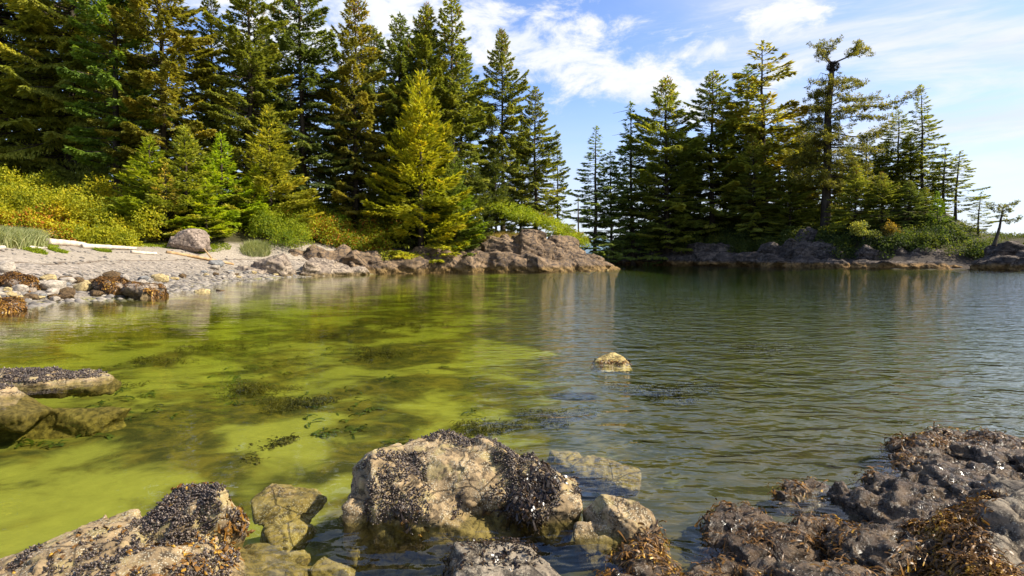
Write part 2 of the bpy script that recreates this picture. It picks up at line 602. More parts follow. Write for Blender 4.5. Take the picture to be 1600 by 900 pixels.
def vnormals(V, F):
    a = V[F[:, 2]] - V[F[:, 0]]
    b = V[F[:, 3]] - V[F[:, 1]]
    fn = np.cross(a, b)
    n = np.zeros_like(V)
    for k in range(4):
        np.add.at(n, F[:, k], fn)
    return n / np.maximum(np.linalg.norm(n, axis=1), 1e-9)[:, None]


def displace(V, Nn, L, amp=1.0, seed=0, crack=1.0, strata=0.0, srot=(0.35, 0.25), facets=1.0):
    """weather a blocky rock; L is the size of its larger features in metres"""
    q = V / L
    w = np.stack([fbm(q * 1.7 + k * 9.1, 3, seed=seed + k) for k in range(3)], 1) * 0.25
    f1, f2, idv = worley(q * 1.5 + w, seed)
    d = 0.085 * L * facets * (idv - 0.5) - 0.07 * L * crack * np.exp(-(f2 - f1) / 0.025)
    d += 0.06 * L * fbm(q * 1.3, 3, seed=seed + 40)
    d += 0.030 * L * fbm(q * 5.0, 5, 0.62, seed=seed + 50, ridged=True)
    g1, g2, gid = worley(q * 4.5 + w * 2, seed + 3)
    d += 0.026 * L * facets * (gid - 0.5) - 0.018 * L * crack * np.exp(-(g2 - g1) / 0.05)
    if strata:
        ax = np.array([srot[0], srot[1], 1.0])
        ax /= np.linalg.norm(ax)
        s = (V @ ax) / (L * 0.33) + 0.8 * fbm(q * 1.2, 3, seed=seed + 60)
        d += strata * L * (np.abs((s % 1.0) - 0.35) - 0.3)
    return V + Nn * (d * amp)[:, None]


def block_rock(name, hulls, voxel, L, mat, amp=1.0, seed=0, crack=1.0, strata=0.0, parent=None, facets=1.0):
    V, Nn, F = blocks_mesh(hulls, voxel)
    V = displace(V, Nn, L, amp, seed, crack, strata, facets=facets)
    o = link(name, np_mesh(name, V, F), mat, parent)
    return o, V, vnormals(V, F), F


def near_rock(name, V, F, base, mat):
    """thing = mesh with its origin at base"""
    base = np.asarray(base, float)
    o = link(name, np_mesh(name, V - base, F), mat, loc=tuple(base))
    return o


# --- shellfish and weed that grow on the rocks
def mussel_mat():
    m, N = mat_new('mussel_shell')
    t = N.add('ShaderNodeAttribute', attribute_name='tint').outputs['Fac']
    c = N.mix(t, (0.020, 0.014, 0.010), (0.095, 0.066, 0.048))
    c = N.mix(N.sstep(t, 0.90, 0.94), c, (0.22, 0.17, 0.12))
    b = N.add('ShaderNodeBsdfPrincipled', {'Base Color': c, 'Roughness': 0.38, 'Specular IOR Level': 0.5})
    out(N, b.outputs[0])
    return m


def weed_mat(name, a, b_, c_, gloss=0.3):
    m, N = mat_new(name)
    t = N.add('ShaderNodeAttribute', attribute_name='tint').outputs['Fac']
    c = N.mix(N.sstep(t, 0.0, 0.6), a, b_)
    c = N.mix(N.sstep(t, 0.72, 1.0), c, c_)
    d = N.add('ShaderNodeBsdfPrincipled', {'Base Color': c, 'Roughness': gloss, 'Specular IOR Level': 0.5})
    tr = N.add('ShaderNodeBsdfTranslucent', {'Color': c})
    mx = N.add('ShaderNodeMixShader', {0: 0.25, 1: d.outputs[0], 2: tr.outputs[0]})
    out(N, mx.outputs[0])
    return m


M_MUSSEL = mussel_mat()
M_WEED = weed_mat('rockweed', (0.040, 0.020, 0.006), (0.24, 0.11, 0.015), (0.62, 0.36, 0.04), 0.45)
M_BEDWEED = weed_mat('bed_weed', (0.030, 0.026, 0.008), (0.085, 0.066, 0.014), (0.17, 0.125, 0.02), 0.6)
M_WEEDDARK = weed_mat('dark_rockweed', (0.018, 0.013, 0.010), (0.060, 0.035, 0.016), (0.30, 0.15, 0.02))

_ico = bmesh.new()
bmesh.ops.create_icosphere(_ico, subdivisions=1, radius=1.0)
ICO_V = np.array([v.co[:] for v in _ico.verts])
ICO_F = np.array([[v.index for v in f.verts] for f in _ico.faces])
_ico.free()


def frames(rng, nrm, along=None):
    """per-point axes: along (in the surface), side, normal"""
    n = len(nrm)
    r = rng.normal(size=(n, 3)) if along is None else along
    t = r - nrm * np.sum(r * nrm, 1)[:, None]
    t /= np.maximum(np.linalg.norm(t, axis=1), 1e-6)[:, None]
    return t, np.cross(nrm, t), nrm


def pick(rng, V, Nn, mask, n, jitter):
    idx = np.nonzero(mask > 0)[0]
    if len(idx) == 0:
        return None
    w = mask[idx] / mask[idx].sum()
    ch = rng.choice(idx, n, p=w)
    return V[ch] + rng.normal(size=(n, 3)) * jitter, Nn[ch]


def mussels(rng, V, Nn, mask, n, parent, base, size=(0.006, 0.0125)):
    mask = mask * sst(fbm(V * 11, 3, seed=17), -.45, -.12)
    r = pick(rng, V, Nn, mask, n, 0.007)
    if r is None:
        return
    P, nn = r
    nn = nn + rng.normal(size=nn.shape) * 0.55
    nn /= np.linalg.norm(nn, axis=1)[:, None]
    t, s, u = frames(rng, nn)
    L = size[0] + (size[1] - size[0]) * 1.25 * rng.random(n) ** 1.8
    e = ICO_V
    taper = 1 - 0.35 * e[:, 0]
    VV = (P[:, None, :] + t[:, None, :] * (e[None, :, 0:1] * L[:, None, None] * 0.55)
          + s[:, None, :] * ((e[:, 1] * taper)[None, :, None] * L[:, None, None] * 0.42)
          + u[:, None, :] * (e[None, :, 2:3] * L[:, None, None] * 1.0 + L[:, None, None] * 0.3))
    F = (ICO_F[None] + (np.arange(n) * len(e))[:, None, None]).reshape(-1, 3)
    tint = np.repeat(rng.random(n), len(ICO_F))
    o = link('mussel_bed', np_mesh('mussel_bed', VV.reshape(-1, 3) - base, F, True, tint), M_MUSSEL, parent)
    o['kind'] = 'stuff'
    return o


def fronds(rng, V, Nn, mask, n, parent, base, mat, length=(0.05, 0.11), width=0.011, hang=0.7, lift=0.35, name='rockweed', bulbs=True,
           own=False):
    r = pick(rng, V, Nn, mask, n, 0.012)
    if r is None:
        return
    P, nn = r
    g = np.zeros((n, 3))
    g[:, 2] = -hang
    g += rng.normal(size=(n, 3)) * 0.7
    t, s, u = frames(rng, nn, g)
    L = rng.uniform(*length, n)[:, None]
    W = (rng.uniform(0.6, 1.4, n) * width)[:, None]
    lf = rng.uniform(0.2, 1.0, n)[:, None] * lift
    p0 = P
    p1 = p0 + t * L * 0.35 + u * L * lf * 0.8
    p2 = p1 + t * L * 0.35 + u * L * lf * 0.2 + np.array([0, 0, -1]) * L * 0.05
    p3 = p2 + t * L * 0.30 - u * L * lf * 0.3 + np.array([0, 0, -1]) * L * 0.10
    tw = s + u * rng.uniform(-.8, .8, (n, 1))
    tw /= np.linalg.norm(tw, axis=1)[:, None]
    ring = [p0 - tw * W * .3, p0 + tw * W * .3, p1 - tw * W * .6, p1 + tw * W * .6, p2 - tw * W * .9, p2 + tw * W * .9,
            p3 - tw * W * .9, p3 + tw * W * .9]
    VV = np.stack(ring, 1)
    q = np.array([[0, 1, 3, 2], [2, 3, 5, 4], [4, 5, 7, 6]])
    F = (q[None] + (np.arange(n) * 8)[:, None, None]).reshape(-1, 4)
    base_t = np.clip(rng.random(n) * 0.7 + 0.25 * vnoise(P * 4.0, 77), 0, 1)
    tint = np.stack([base_t * .7, base_t * .9, np.clip(base_t * 1.25, 0, 1)], 1).reshape(-1)
    VV = VV.reshape(-1, 3)
    if bulbs:
        k = n // 2
        oct_v = np.array([[1, 0, 0], [-1, 0, 0], [0, 1, 0], [0, -1, 0], [0, 0, 1], [0, 0, -1]], float)
        oq = np.array([[4, 0, 2, 2], [4, 2, 1, 1], [4, 1, 3, 3], [4, 3, 0, 0], [5, 2, 0, 0], [5, 1, 2, 2], [5, 3, 1, 1], [5, 0, 3, 3]])
        bv = p3[:k, None, :] + oct_v[None] * (W[:k, None, :] * 1.1)
        bv[:, 0] += t[:k] * W[:k] * 1.2
        # tetra-free octahedra as triangles: kept in a second face set of quads folded on an edge
        tri = oq[:, :3]
        o2V = bv.reshape(-1, 3)
        F2 = (tri[None] + (np.arange(k) * 6)[:, None, None]).reshape(-1, 3)
        F = np.concatenate([np.concatenate([F[:, [0, 1, 2]], F[:, [0, 2, 3]]]), F2 + len(VV)])
        tint = np.concatenate([tint, tint, np.repeat(np.clip(base_t[:k] * 1.35, 0, 1), 8)])
        VV = np.concatenate([VV, o2V])
    o = link(name, np_mesh(name, VV - base, F, True, tint), mat, parent)
    o['kind'] = 'stuff'
    return o

# ------------------------------------------------------------------ foreground rocks
M_PALE = rock_mat('pale_rock', (0.36, 0.255, 0.135), (0.225, 0.157, 0.080), (0.045, 0.031, 0.018), band=(0.19, 0.135, 0.035), band_z=(-0.02, 0.06), scale=2.6,
                  speck=0.75, yellow=0.45, bumpd=0.035, band_noise=0.03)
M_GREY = rock_mat('grey_rock', (0.29, 0.235, 0.165), (0.17, 0.135, 0.095), (0.042, 0.033, 0.024), band=(0.17, 0.13, 0.05), band_z=(-0.02, 0.04), scale=2.6,
                  speck=0.35, bumpd=0.04, band_noise=0.03)
M_SUNK = rock_mat('sunken_rock', (0.28, 0.200, 0.060), (0.18, 0.125, 0.036), (0.055, 0.036, 0.014), scale=2.6, speck=0.4, bumpd=0.03)
M_GOLD = rock_mat('golden_rock', (0.55, 0.42, 0.16), (0.38, 0.28, 0.09), (0.12, 0.08, 0.03), scale=3.2, speck=0.4, bumpd=0.03)
M_DARKROCK = rock_mat('wet_black_rock', (0.175, 0.118, 0.066), (0.078, 0.050, 0.028), (0.014, 0.010, 0.006), scale=2.4, wet=0.36, rough=0.48, bumpd=0.09,
                      speck=0.12, speck_col=(.3, .25, .2))


def rng_of(s):
    return np.random.default_rng(s)


def main_boulder():
    r = rng_of(11)
    H = [hull_pts(r, (-0.55, 4.02, -0.03), (1.10, 0.86, 0.80), 0.04, (0.03, 0.01), 30, .85),
         hull_pts(r, (-0.86, 3.92, -0.04), (0.56, 0.80, 0.80), 0.15, (0.02, -0.08), 20, .6),
         hull_pts(r, (-0.10, 3.98, -0.02), (0.72, 0.80, 0.80), 0.1, (0.0, 0.03), 22, .85),
         hull_pts(r, (0.12, 4.00, 0.06), (0.26, 0.40, 0.56), 0.5, (0, 0.1), 18, .6),
         hull_pts(r, (0.16, 3.80, -0.04), (0.62, 0.62, 0.60), 0.15, (0, 0.30), 20, .75),
         hull_pts(r, (-0.40, 3.74, -0.10), (1.2, 0.54, 0.60), 0.02, (-0.22, 0), 22, .7),
         hull_pts(r, (-0.92, 3.76, -0.08), (0.44, 0.5, 0.60), 0.1, (-0.2, -0.1), 18, .6),
         hull_pts(r, (-0.40, 3.95, -0.34), (1.5, 0.9, 0.4), 0.02, (0, 0), 24)]
    V, Nn, F = blocks_mesh(H, 0.0125)
    V = displace(V, Nn, 0.30, 0.95, seed=21, crack=1.1)
    base = np.array([-0.4, 3.9, 0.0])
    o = near_rock('boulder', V, F, base, M_PALE)
    tag(o, 'big pale cracked boulder with black mussel patches in the shallow water', 'boulder')
    Nn = vnormals(V, F)
    n = fbm(V * 2.6, 3, seed=4)
    z = V[:, 2]
    x, y = V[:, 0], V[:, 1]
    m1 = np.exp(-((x + .74) ** 2 / .03 + (z - .10) ** 2 / .035)) * (y < 4.0) * 1.6      # hanging patch on the front left
    m2 = np.exp(-((x - .14) ** 2 / .022 + (z - .12) ** 2 / .02)) * (y < 3.95) * 1.3
    m3 = sst(n, .05, .30) * (z > .10) * .8
    m4 = np.exp(-((x - .02) ** 2 / .02 + (z - .30) ** 2 / .01))
    m5 = sst(y, 4.1, 4.3) * (z > .22) * .9
    m6 = np.exp(-((x + .36) ** 2 / .006 + (z - .22) ** 2 / .05)) * .7
    mask = np.where(z > 0.015, np.maximum.reduce([m1 * sst(n, -.9, -.1), m2 * sst(n, -.9, -.1), m3, m4, m5 * sst(n, -.4, .1), m6 * sst(n, -.5, .1)]), 0)
    mask = np.where(mask > .30, .5 + mask, 0)
    mussels(r, V, Nn, mask, 9500, o, base)
    fm = np.where((z > 0.0) & (Nn[:, 1] < .3), (np.exp(-((x - .16) ** 2 / .02 + (z - .1) ** 2 / .02)) +
                  np.exp(-((x + .70) ** 2 / .02 + (z - .06) ** 2 / .015)) + .06 * (z < .06)) * sst(n, -.3, .2), 0)
    fronds(r, V, Nn, np.where(fm > .04, fm, 0), 900, o, base, M_WEEDDARK, (0.03, 0.07), 0.008)


def left_boulder():
    r = rng_of(12)
    H = [hull_pts(r, (-2.02, 3.16, 0.02), (0.66, 0.72, 0.62), 0.45, (0.05, 0.15), 24),
         hull_pts(r, (-1.86, 3.30, 0.10), (0.40, 0.40, 0.52), 0.2, (0.1, 0.25), 18),
         hull_pts(r, (-2.36, 3.02, -0.06), (0.9, 0.9, 0.48), 0.5, (0.10, -0.22), 24),
         hull_pts(r, (-1.85, 2.85, -0.02), (0.70, 0.70, 0.52), -0.3, (-0.1, 0.2), 24),
         hull_pts(r, (-2.75, 2.80, -0.16), (0.9, 0.8, 0.36), 0.4, (0, -0.12), 22),
         hull_pts(r, (-1.66, 3.10, -0.12), (0.74, 0.95, 0.50), 0.1, (0, 0.35), 22),
         hull_pts(r, (-2.3, 2.5, -0.05), (1.3, 0.8, 0.42), 0.1, (-0.1, 0), 22)]
    H = [(h - np.array([-2.0, 3.1, 0])) * np.array([1.12, 1.1, 1.06]) + np.array([-1.93, 3.1, 0]) for h in H]
    V, Nn, F = blocks_mesh(H, 0.013)
    V = displace(V, Nn, 0.30, 0.9, seed=33, crack=1.0)
    base = np.array([-2.1, 3.0, 0.0])
    o = near_rock('boulder', V, F, base, M_PALE)
    tag(o, 'ridged tan boulder with black mussels over its left face, at the bottom left corner', 'boulder')
    Nn = vnormals(V, F)
    n = fbm(V * 2.4, 3, seed=14)
    z, x, y = V[:, 2], V[:, 0], V[:, 1]
    ridge = np.exp(-((x - (-1.86 + (y - 3.2) * -.15)) ** 2) / .05)
    side = sst(-Nn[:, 0], -.15, .35) + ridge * .7
    mask = np.where((z > 0.03), side * sst(n, -.25, .25), 0)
    right = np.exp(-((x + 1.52) ** 2 / .008)) * (z > .04) * (y < 3.3) * .9
    mask = np.maximum(mask, right)
    mussels(r, V, Nn, np.where(mask > .38, .4 + mask, 0), 14000, o, base)
    fm = np.where((z > .0) & (mask > .12), sst(fbm(V * 4, 2, seed=8), .05, .4), 0)
    fronds(r, V, Nn, fm, 700, o, base, M_WEED, (0.02, 0.05), 0.009)


def other_boulders():
    r = rng_of(13)
    # right of the big one
    H = [hull_pts(r, (0.69, 3.50, -0.06), (0.44, 0.50, 0.50), 0.4, (0.1, 0.1), 22),
         hull_pts(r, (0.54, 3.44, -0.08), (0.36, 0.36, 0.36), 0.1, (0, -0.2), 18),
         hull_pts(r, (0.80, 3.38, -0.10), (0.30, 0.40, 0.40), 0.3, (0, .25), 18)]
    V, Nn, F = blocks_mesh(H, 0.010)
    V = displace(V, Nn, 0.20, 0.9, seed=5)
    b = np.array([0.64, 3.58, 0.0])
    o = near_rock('boulder', V, F, b, M_PALE)
    tag(o, 'small tan boulder just right of the big cracked boulder, without mussels', 'boulder')
    # dry grey top at the bottom edge
    H = [hull_pts(r, (-0.02, 2.80, 0.03), (0.66, 0.66, 0.46), 0.1, (0.0, 0.0), 24),
         hull_pts(r, (-0.24, 2.62, -0.05), (0.5, 0.6, 0.44), 0.3, (0, -0.15), 20),
         hull_pts(r, (0.12, 2.55, -0.02), (0.44, 0.7, 0.46), -0.1, (0, 0.08), 20)]
    V, Nn, F = blocks_mesh(H, 0.010)
    V = displace(V, Nn, 0.24, 0.8, seed=6)
    b = np.array([-0.05, 2.65, 0.0])
    o = near_rock('boulder', V, F, b, M_GREY)
    tag(o, 'dry grey flat topped boulder at the bottom edge, in front of the big one', 'boulder')
    Nn = vnormals(V, F)
    n = fbm(V * 3.5, 3, seed=15)
    mask = np.where((V[:, 2] > .03) & (V[:, 1] > 2.72) & (V[:, 0] < .12), sst(n, -.3, .2), 0)
    fronds(r, V, Nn, mask, 900, o, b, M_WEEDDARK, (0.015, 0.03), 0.006)
    # sunken yellowish rocks
    H = [hull_pts(r, (-1.62, 4.04, -0.13), (0.56, 0.60, 0.34), 0.2, (0.06, 0.06), 16, .7),
         hull_pts(r, (-1.52, 3.80, -0.20), (0.40, 0.42, 0.30), 0.5, (0.1, 0.1), 16, .6)]
    V, Nn, F = blocks_mesh(H, 0.012)
    V = displace(V, Nn, 0.2, 0.8, seed=7)
    b = np.array([-1.58, 3.95, -.3])
    o = near_rock('boulder', V, F, b, M_SUNK)
    tag(o, 'yellow brown wet rock barely breaking the water between the two front boulders', 'boulder')
    H = [hull_pts(r, (0.76, 4.72, -0.17), (0.80, 0.36, 0.30), -0.45, (0.1, 0.1), 20),
         hull_pts(r, (0.52, 4.95, -0.20), (0.60, 0.5, 0.30), -0.3, (0.0, 0.1), 20)]
    V, Nn, F = blocks_mesh(H, 0.014)
    V = displace(V, Nn, 0.24, 0.8, seed=8)
    b = np.array([0.65, 4.7, -.3])
    o = near_rock('boulder', V, F, b, M_SUNK)
    tag(o, 'sunlit yellow rock under the water behind the small tan boulder', 'boulder')
    for k, (x, y, s) in enumerate(((-1.08, 3.36, .20), (-1.34, 3.42, .15))):
        V, Nn, F = blocks_mesh([hull_pts(r, (x, y, -0.19), (s * 1.5, s, .16), 0.2 * k, (0, 0), 18)], 0.012)
        V = displace(V, Nn, 0.12, 0.7, seed=70 + k)
        b = np.array([x, y, -.2])
        o = near_rock('stone', V, F, b, M_SUNK)
        tag(o, ('yellow stone lying under the shaded water in front of the big boulder',
                'smaller yellow stone under water, left of the one before the big boulder')[k], 'stone')
    H = [hull_pts(r, (-2.95, 6.5, -0.70), (0.9, 1.0, 0.50), 0.2, (0, 0), 20), hull_pts(r, (-2.75, 6.05, -0.70), (0.6, 0.6, 0.4), 0.2, (0, 0), 20)]
    V, Nn, F = blocks_mesh(H, 0.02)
    V = displace(V, Nn, 0.3, 0.9, seed=9)
    b = np.array([-2.9, 6.4, -.5])
    o = near_rock('boulder', V, F, b, M_SUNK)
    tag(o, 'weed covered rock under the water behind the mussel covered left boulder', 'boulder')
    Nn = vnormals(V, F)
    fronds(r, V, Nn, np.where(Nn[:, 2] > 0, sst(fbm(V * 3, 2, seed=3), -.4, .3), 0), 2600, o, b, M_BEDWEED, (0.04, 0.10), 0.010, bulbs=False)
    # two low rocks at the left edge
    H = [hull_pts(r, (-6.35, 7.42, -0.02), (1.9, 0.75, 0.46), 0.10, (0, 0.02), 24), hull_pts(r, (-5.6, 7.55, -0.06), (0.9, 0.6, 0.40), 0.1, (0, 0.12), 22),
         hull_pts(r, (-7.2, 7.2, 0.0), (1.3, 0.9, 0.5), 0.1, (0, 0), 22)]
    H = [h * np.array([1, 1, .85]) + np.array([-.28, .12, -.02]) for h in H]
    V, Nn, F = blocks_mesh(H, 0.022)
    V = displace(V, Nn, 0.35, 0.8, seed=10)
    b = np.array([-6.3, 7.4, 0.0])
    o = near_rock('boulder', V, F, b, M_PALE)
    tag(o, 'low rock at the left edge covered with black mussels, farther of two', 'boulder')
    Nn = vnormals(V, F)
    n = fbm(V * 1.6, 3, seed=25)
    mask = np.where((V[:, 2] > .05), sst(n + .5 * (Nn[:, 2] - .5) - sst(V[:, 0], -6.1, -5.5) * .3, -.25, .1), 0)
    mussels(r, V, Nn, mask, 9000, o, b, (0.010, 0.02))
    H = [hull_pts(r, (-5.95, 6.40, -0.06), (1.2, 0.8, 0.56), 0.1, (0, 0.10), 24), hull_pts(r, (-5.45, 6.3, -0.12), (0.8, 0.7, 0.40), 0.2, (0, 0.2), 22),
         hull_pts(r, (-4.95, 6.75, -0.34), (1.3, 0.6, 0.40), 0.1, (0, 0.05), 22),
         hull_pts(r, (-5.4, 6.75, -0.50), (2.2, 0.8, 0.55), 0.1, (0, 0.0), 22)]
    H = [h + np.array([-.42, .25, -.04]) for h in H]
    V, Nn, F = blocks_mesh(H, 0.02)
    V = displace(V, Nn, 0.34, 0.75, seed=12)
    b = np.array([-5.6, 6.1, 0.0])
    o = near_rock('boulder', V, F, b, M_PALE)
    tag(o, 'smooth tan rock at the left edge sloping under the water, nearer of two', 'boulder')
    Nn = vnormals(V, F)
    n = fbm(V * 1.6, 3, seed=26)
    mussels(r, V, Nn, np.where(V[:, 2] > .1, sst(n, .15, .4), 0), 1500, o, b, (0.009, 0.018))
    # lone rock in the middle of the bay
    H = [np.array([(1.22, 8.85, -.12), (1.92, 8.85, -.12), (1.30, 9.15, -.12), (1.85, 9.2, -.12), (1.40, 8.72, -.12), (1.75, 8.70, -.1),
                   (1.34, 8.92, .05), (1.46, 8.98, .10), (1.58, 8.95, .15), (1.66, 8.98, .16), (1.74, 8.90, .11), (1.84, 8.92, .03)])]
    V, Nn, F = blocks_mesh(H, 0.012)
    V = displace(V, Nn, 0.18, 0.9, seed=14)
    b = np.array([1.55, 8.9, 0.0])
    o = near_rock('boulder', V, F, b, M_GOLD)
    tag(o, 'small lone yellowish rock standing out of the middle of the bay', 'boulder')
    Nn = vnormals(V, F)
    fronds(r, V, Nn, np.where((V[:, 2] > .0) & (V[:, 2] < .04), 1.0, 0), 140, o, b, M_WEED, (0.03, 0.06), 0.012)


main_boulder()
left_boulder()
other_boulders()


def shelf():
    """the wet black ledge at the lower right: many flat fractured blocks grown together"""
    rb = rng_of(64)
    H = []
    k = 0
    while k < 210:
        x, y = rb.uniform(0.5, 5.4), rb.uniform(1.9, 5.4)
        d = sdist(np.array([[x, y]]), SHELF)[0]
        if d < (-.10 if y < 4.2 else .04):
            continue
        k += 1
        top = .075 + .075 * min(d, 1.2) / .6 * rb.uniform(.5, 1.25)
        top = min(top, .22)
        w = rb.uniform(.45, .95) * min(1, .60 + max(d, 0))
        H.append(hull_pts(rb, (x, y, top - .24), (w, w * rb.uniform(.45, .8), .48), .55 + rb.normal() * .35, (rb.normal() * .13, .06 + rb.normal() * .13), 20, .62))
    for k in range(9):
        x = 3.5 + .17 * k
        H.append(hull_pts(rb, (x, 5.02 - .015 * k + rb.normal() * .03, -.10), (.5, .30, .44 + rb.normal() * .05), .1 + rb.normal() * .3, (rb.normal() * .15, rb.normal() * .2), 18, .5))
    V, Nn, F = blocks_mesh(H, 0.0165)
    V = displace(V, Nn, .26, 0.95, seed=64, crack=1.4, strata=.20, facets=1.3)
    V = V + Nn * (.010 * fbm(V * np.array([14, 26, 20]), 4, .65, seed=69, ridged=True))[:, None]
    b = np.array([3.0, 3.5, 0.0])
    o = near_rock('rock_ledge', V, F, b, M_DARKROCK)
    tag(o, 'wet glistening black rock ledge with brown weed at the lower right', 'rock ledge')
    Nn = vnormals(V, F)
    x, y, z = V.T
    P3 = np.stack([x, y, 0 * x], 1)
    d = sdist(V[:, :2], SHELF)
    hump = np.exp(-(((x - 4.15) / .78) ** 4 + ((y - 4.98) / .15) ** 2)) * (z > .02)
    r = rng_of(66)
    n = fbm(P3 * 1.7, 3, seed=67)
    near_edge = np.exp(-(d / .18) ** 2)
    m = np.where((Nn[:, 2] > -.2) & (z > -.12), sst(n, .12, .42) * .5 * sst(y, 3.9, 3.2) + .55 * near_edge * sst(n, -.3, .2) + 1.2 * sst(y, 3.7, 3.25) * sst(n, -.25, .15), 0)
    fronds(r, V, Nn, np.where(m > .25, m * sst(fbm(P3 * 7, 2, seed=91), -.15, .15), 0), 18000, o, b, M_WEED, (0.03, 0.07), 0.0042, hang=.9, lift=.25)
    m2 = np.where((d < .15) & (y > 3.0), sst(fbm(P3 * 1.3, 3, seed=68), -.1, .3), 0)
    fronds(r, V, Nn, m2, 3600, o, b, M_WEED, (0.03, 0.08), 0.006, hang=.5, lift=.4)
    m3 = hump * sst(n, -.1, .3)
    fronds(r, V, Nn, m3, 1400, o, b, M_WEED, (0.02, 0.05), 0.005, hang=.7, lift=.3)
    # the dry rock that stands on the ledge
    H = [hull_pts(r, (2.85, 3.02, 0.16), (1.1, 0.8, 0.55), 0.25, (0.05, 0.03), 26), hull_pts(r, (3.4, 3.2, 0.13), (1.2, 0.8, 0.52), -0.15, (0.03, 0.05), 26),
         hull_pts(r, (2.75, 2.5, 0.10), (1.3, 0.9, 0.56), 0.15, (-0.05, 0), 26), hull_pts(r, (3.6, 2.6, 0.10), (1.3, 0.9, 0.56), 0.15, (-0.05, 0), 26),
         hull_pts(r, (2.2, 2.75, 0.06), (0.8, 0.9, 0.5), 0.15, (-0.05, -.1), 26)]
    V, Nn, F = blocks_mesh(H, 0.016)
    V = displace(V, Nn, 0.42, 0.85, seed=71, strata=.12, facets=.8)
    b = np.array([2.9, 2.8, 0.0])
    o = near_rock('boulder', V, F, b, M_GREY)
    tag(o, 'dry grey brown cracked rock draped with orange weed at the right edge', 'boulder')
    Nn = vnormals(V, F)
    n = fbm(V * 2.2, 3, seed=72)
    x, y, z = V.T
    sx = x - (2.40 + .25 * (y - 2.9))
    m = np.where((z > .0), sst(-sx + .30 * n, -.10, .22) + .7 * sst(y, 3.22, 3.36) * sst(-x + n * .3, -3.1, -2.7), 0)
    fronds(r, V, Nn, np.where(m > .1, m, 0), 34000, o, b, M_WEED, (0.03, 0.065), 0.0048, hang=.9, lift=.5)


def bed_weed():
    r = rng_of(140)
    K = []
    P = []
    for px, py, n, rad in ((455, 622, 420, .55), (395, 600, 260, .6), (600, 545, 300, 1.0), (760, 655, 300, .45), (1040, 600, 420, .9), (870, 640, 260, .5),
                           (640, 505, 300, 1.6), (330, 540, 260, 1.0), (150, 600, 260, .6), (1180, 530, 300, 1.5), (250, 560, 200, .6), (520, 520, 240, 1.1)):
        Y = (CAMZ + .4) * FPX / (py - HOR)
        x = (px - 800) / FPX * Y
        a = r.uniform(0, 6.28, n)
        q = rad * np.sqrt(r.random(n)) * (.6 + .4 * np.sin(a * 3 + r.random()))
        P.append(np.stack([x + q * np.cos(a) * 1.3, Y + q * np.sin(a)], 1))
    P = np.concatenate(P)
    V = np.stack([P[:, 0], P[:, 1], land(P[:, 0], P[:, 1]) + r.random(len(P)) * .05], 1)
    Nn = np.tile(np.array([0, 0, 1.0]), (len(V), 1))
    b = V.mean(0)
    o = fronds(r, V, Nn, np.ones(len(V)), 9000, None, b, M_BEDWEED, (.05, .13), .007, hang=0, lift=.7, bulbs=False)
    o.location = tuple(b)
    tag(o, 'brown rockweed growing in patches on the bottom of the bay', 'seaweed', None, 'stuff')
    # loose dark green blades lying on the sand
    n = 420
    py = r.uniform(520, 690, n)
    Y = (CAMZ + .4) * FPX / (py - HOR)
    x = (r.uniform(-20, 760, n) - 800) / FPX * Y
    keep = fbm(np.stack([x * .8, Y * .8, 0 * x], 1), 2, seed=6) > -.05
    x, Y = x[keep], Y[keep]
    V = np.stack([x, Y, land(x, Y) + .02], 1)
    Nn = np.tile(np.array([0, 0, 1.0]), (len(V), 1))
    b = V.mean(0)
    m = weed_mat('green_blades', (0.045, 0.065, 0.012), (0.075, 0.095, 0.014), (0.12, 0.12, 0.02))
    o = fronds(r, V, Nn, np.ones(len(V)), 700, None, b, m, (.06, .20), .014, hang=0, lift=.2, name='sea_lettuce', bulbs=False)
    o.location = tuple(b)
    tag(o, 'dark green seaweed blades lying scattered on the sandy bottom', 'seaweed', None, 'stuff')


shelf()
bed_weed()

# ------------------------------------------------------------------ rocky shores of the headland and the island
M_HEAD = rock_mat('headland_rock', (0.255, 0.172, 0.098), (0.125, 0.084, 0.048), (0.045, 0.036, 0.033), band=(0.24, 0.15, 0.05), band_z=(0.30, 0.75), scale=0.42,
                  bumpd=0.06, band_noise=0.25)
M_ISLEROCK = rock_mat('island_rock', (0.155, 0.122, 0.096), (0.070, 0.054, 0.043), (0.020, 0.016, 0.014), band=(0.30, 0.17, 0.05), band_z=(0.45, 0.95), scale=0.42,
                      bumpd=0.06, band_noise=0.3)
M_SHOREROCK = rock_mat('shore_rock', (0.37, 0.295, 0.215), (0.23, 0.18, 0.135), (0.09, 0.07, 0.06), band=(0.20, 0.14, 0.06), band_z=(0.10, 0.35), scale=0.6,
                       bumpd=0.06, band_noise=0.2)


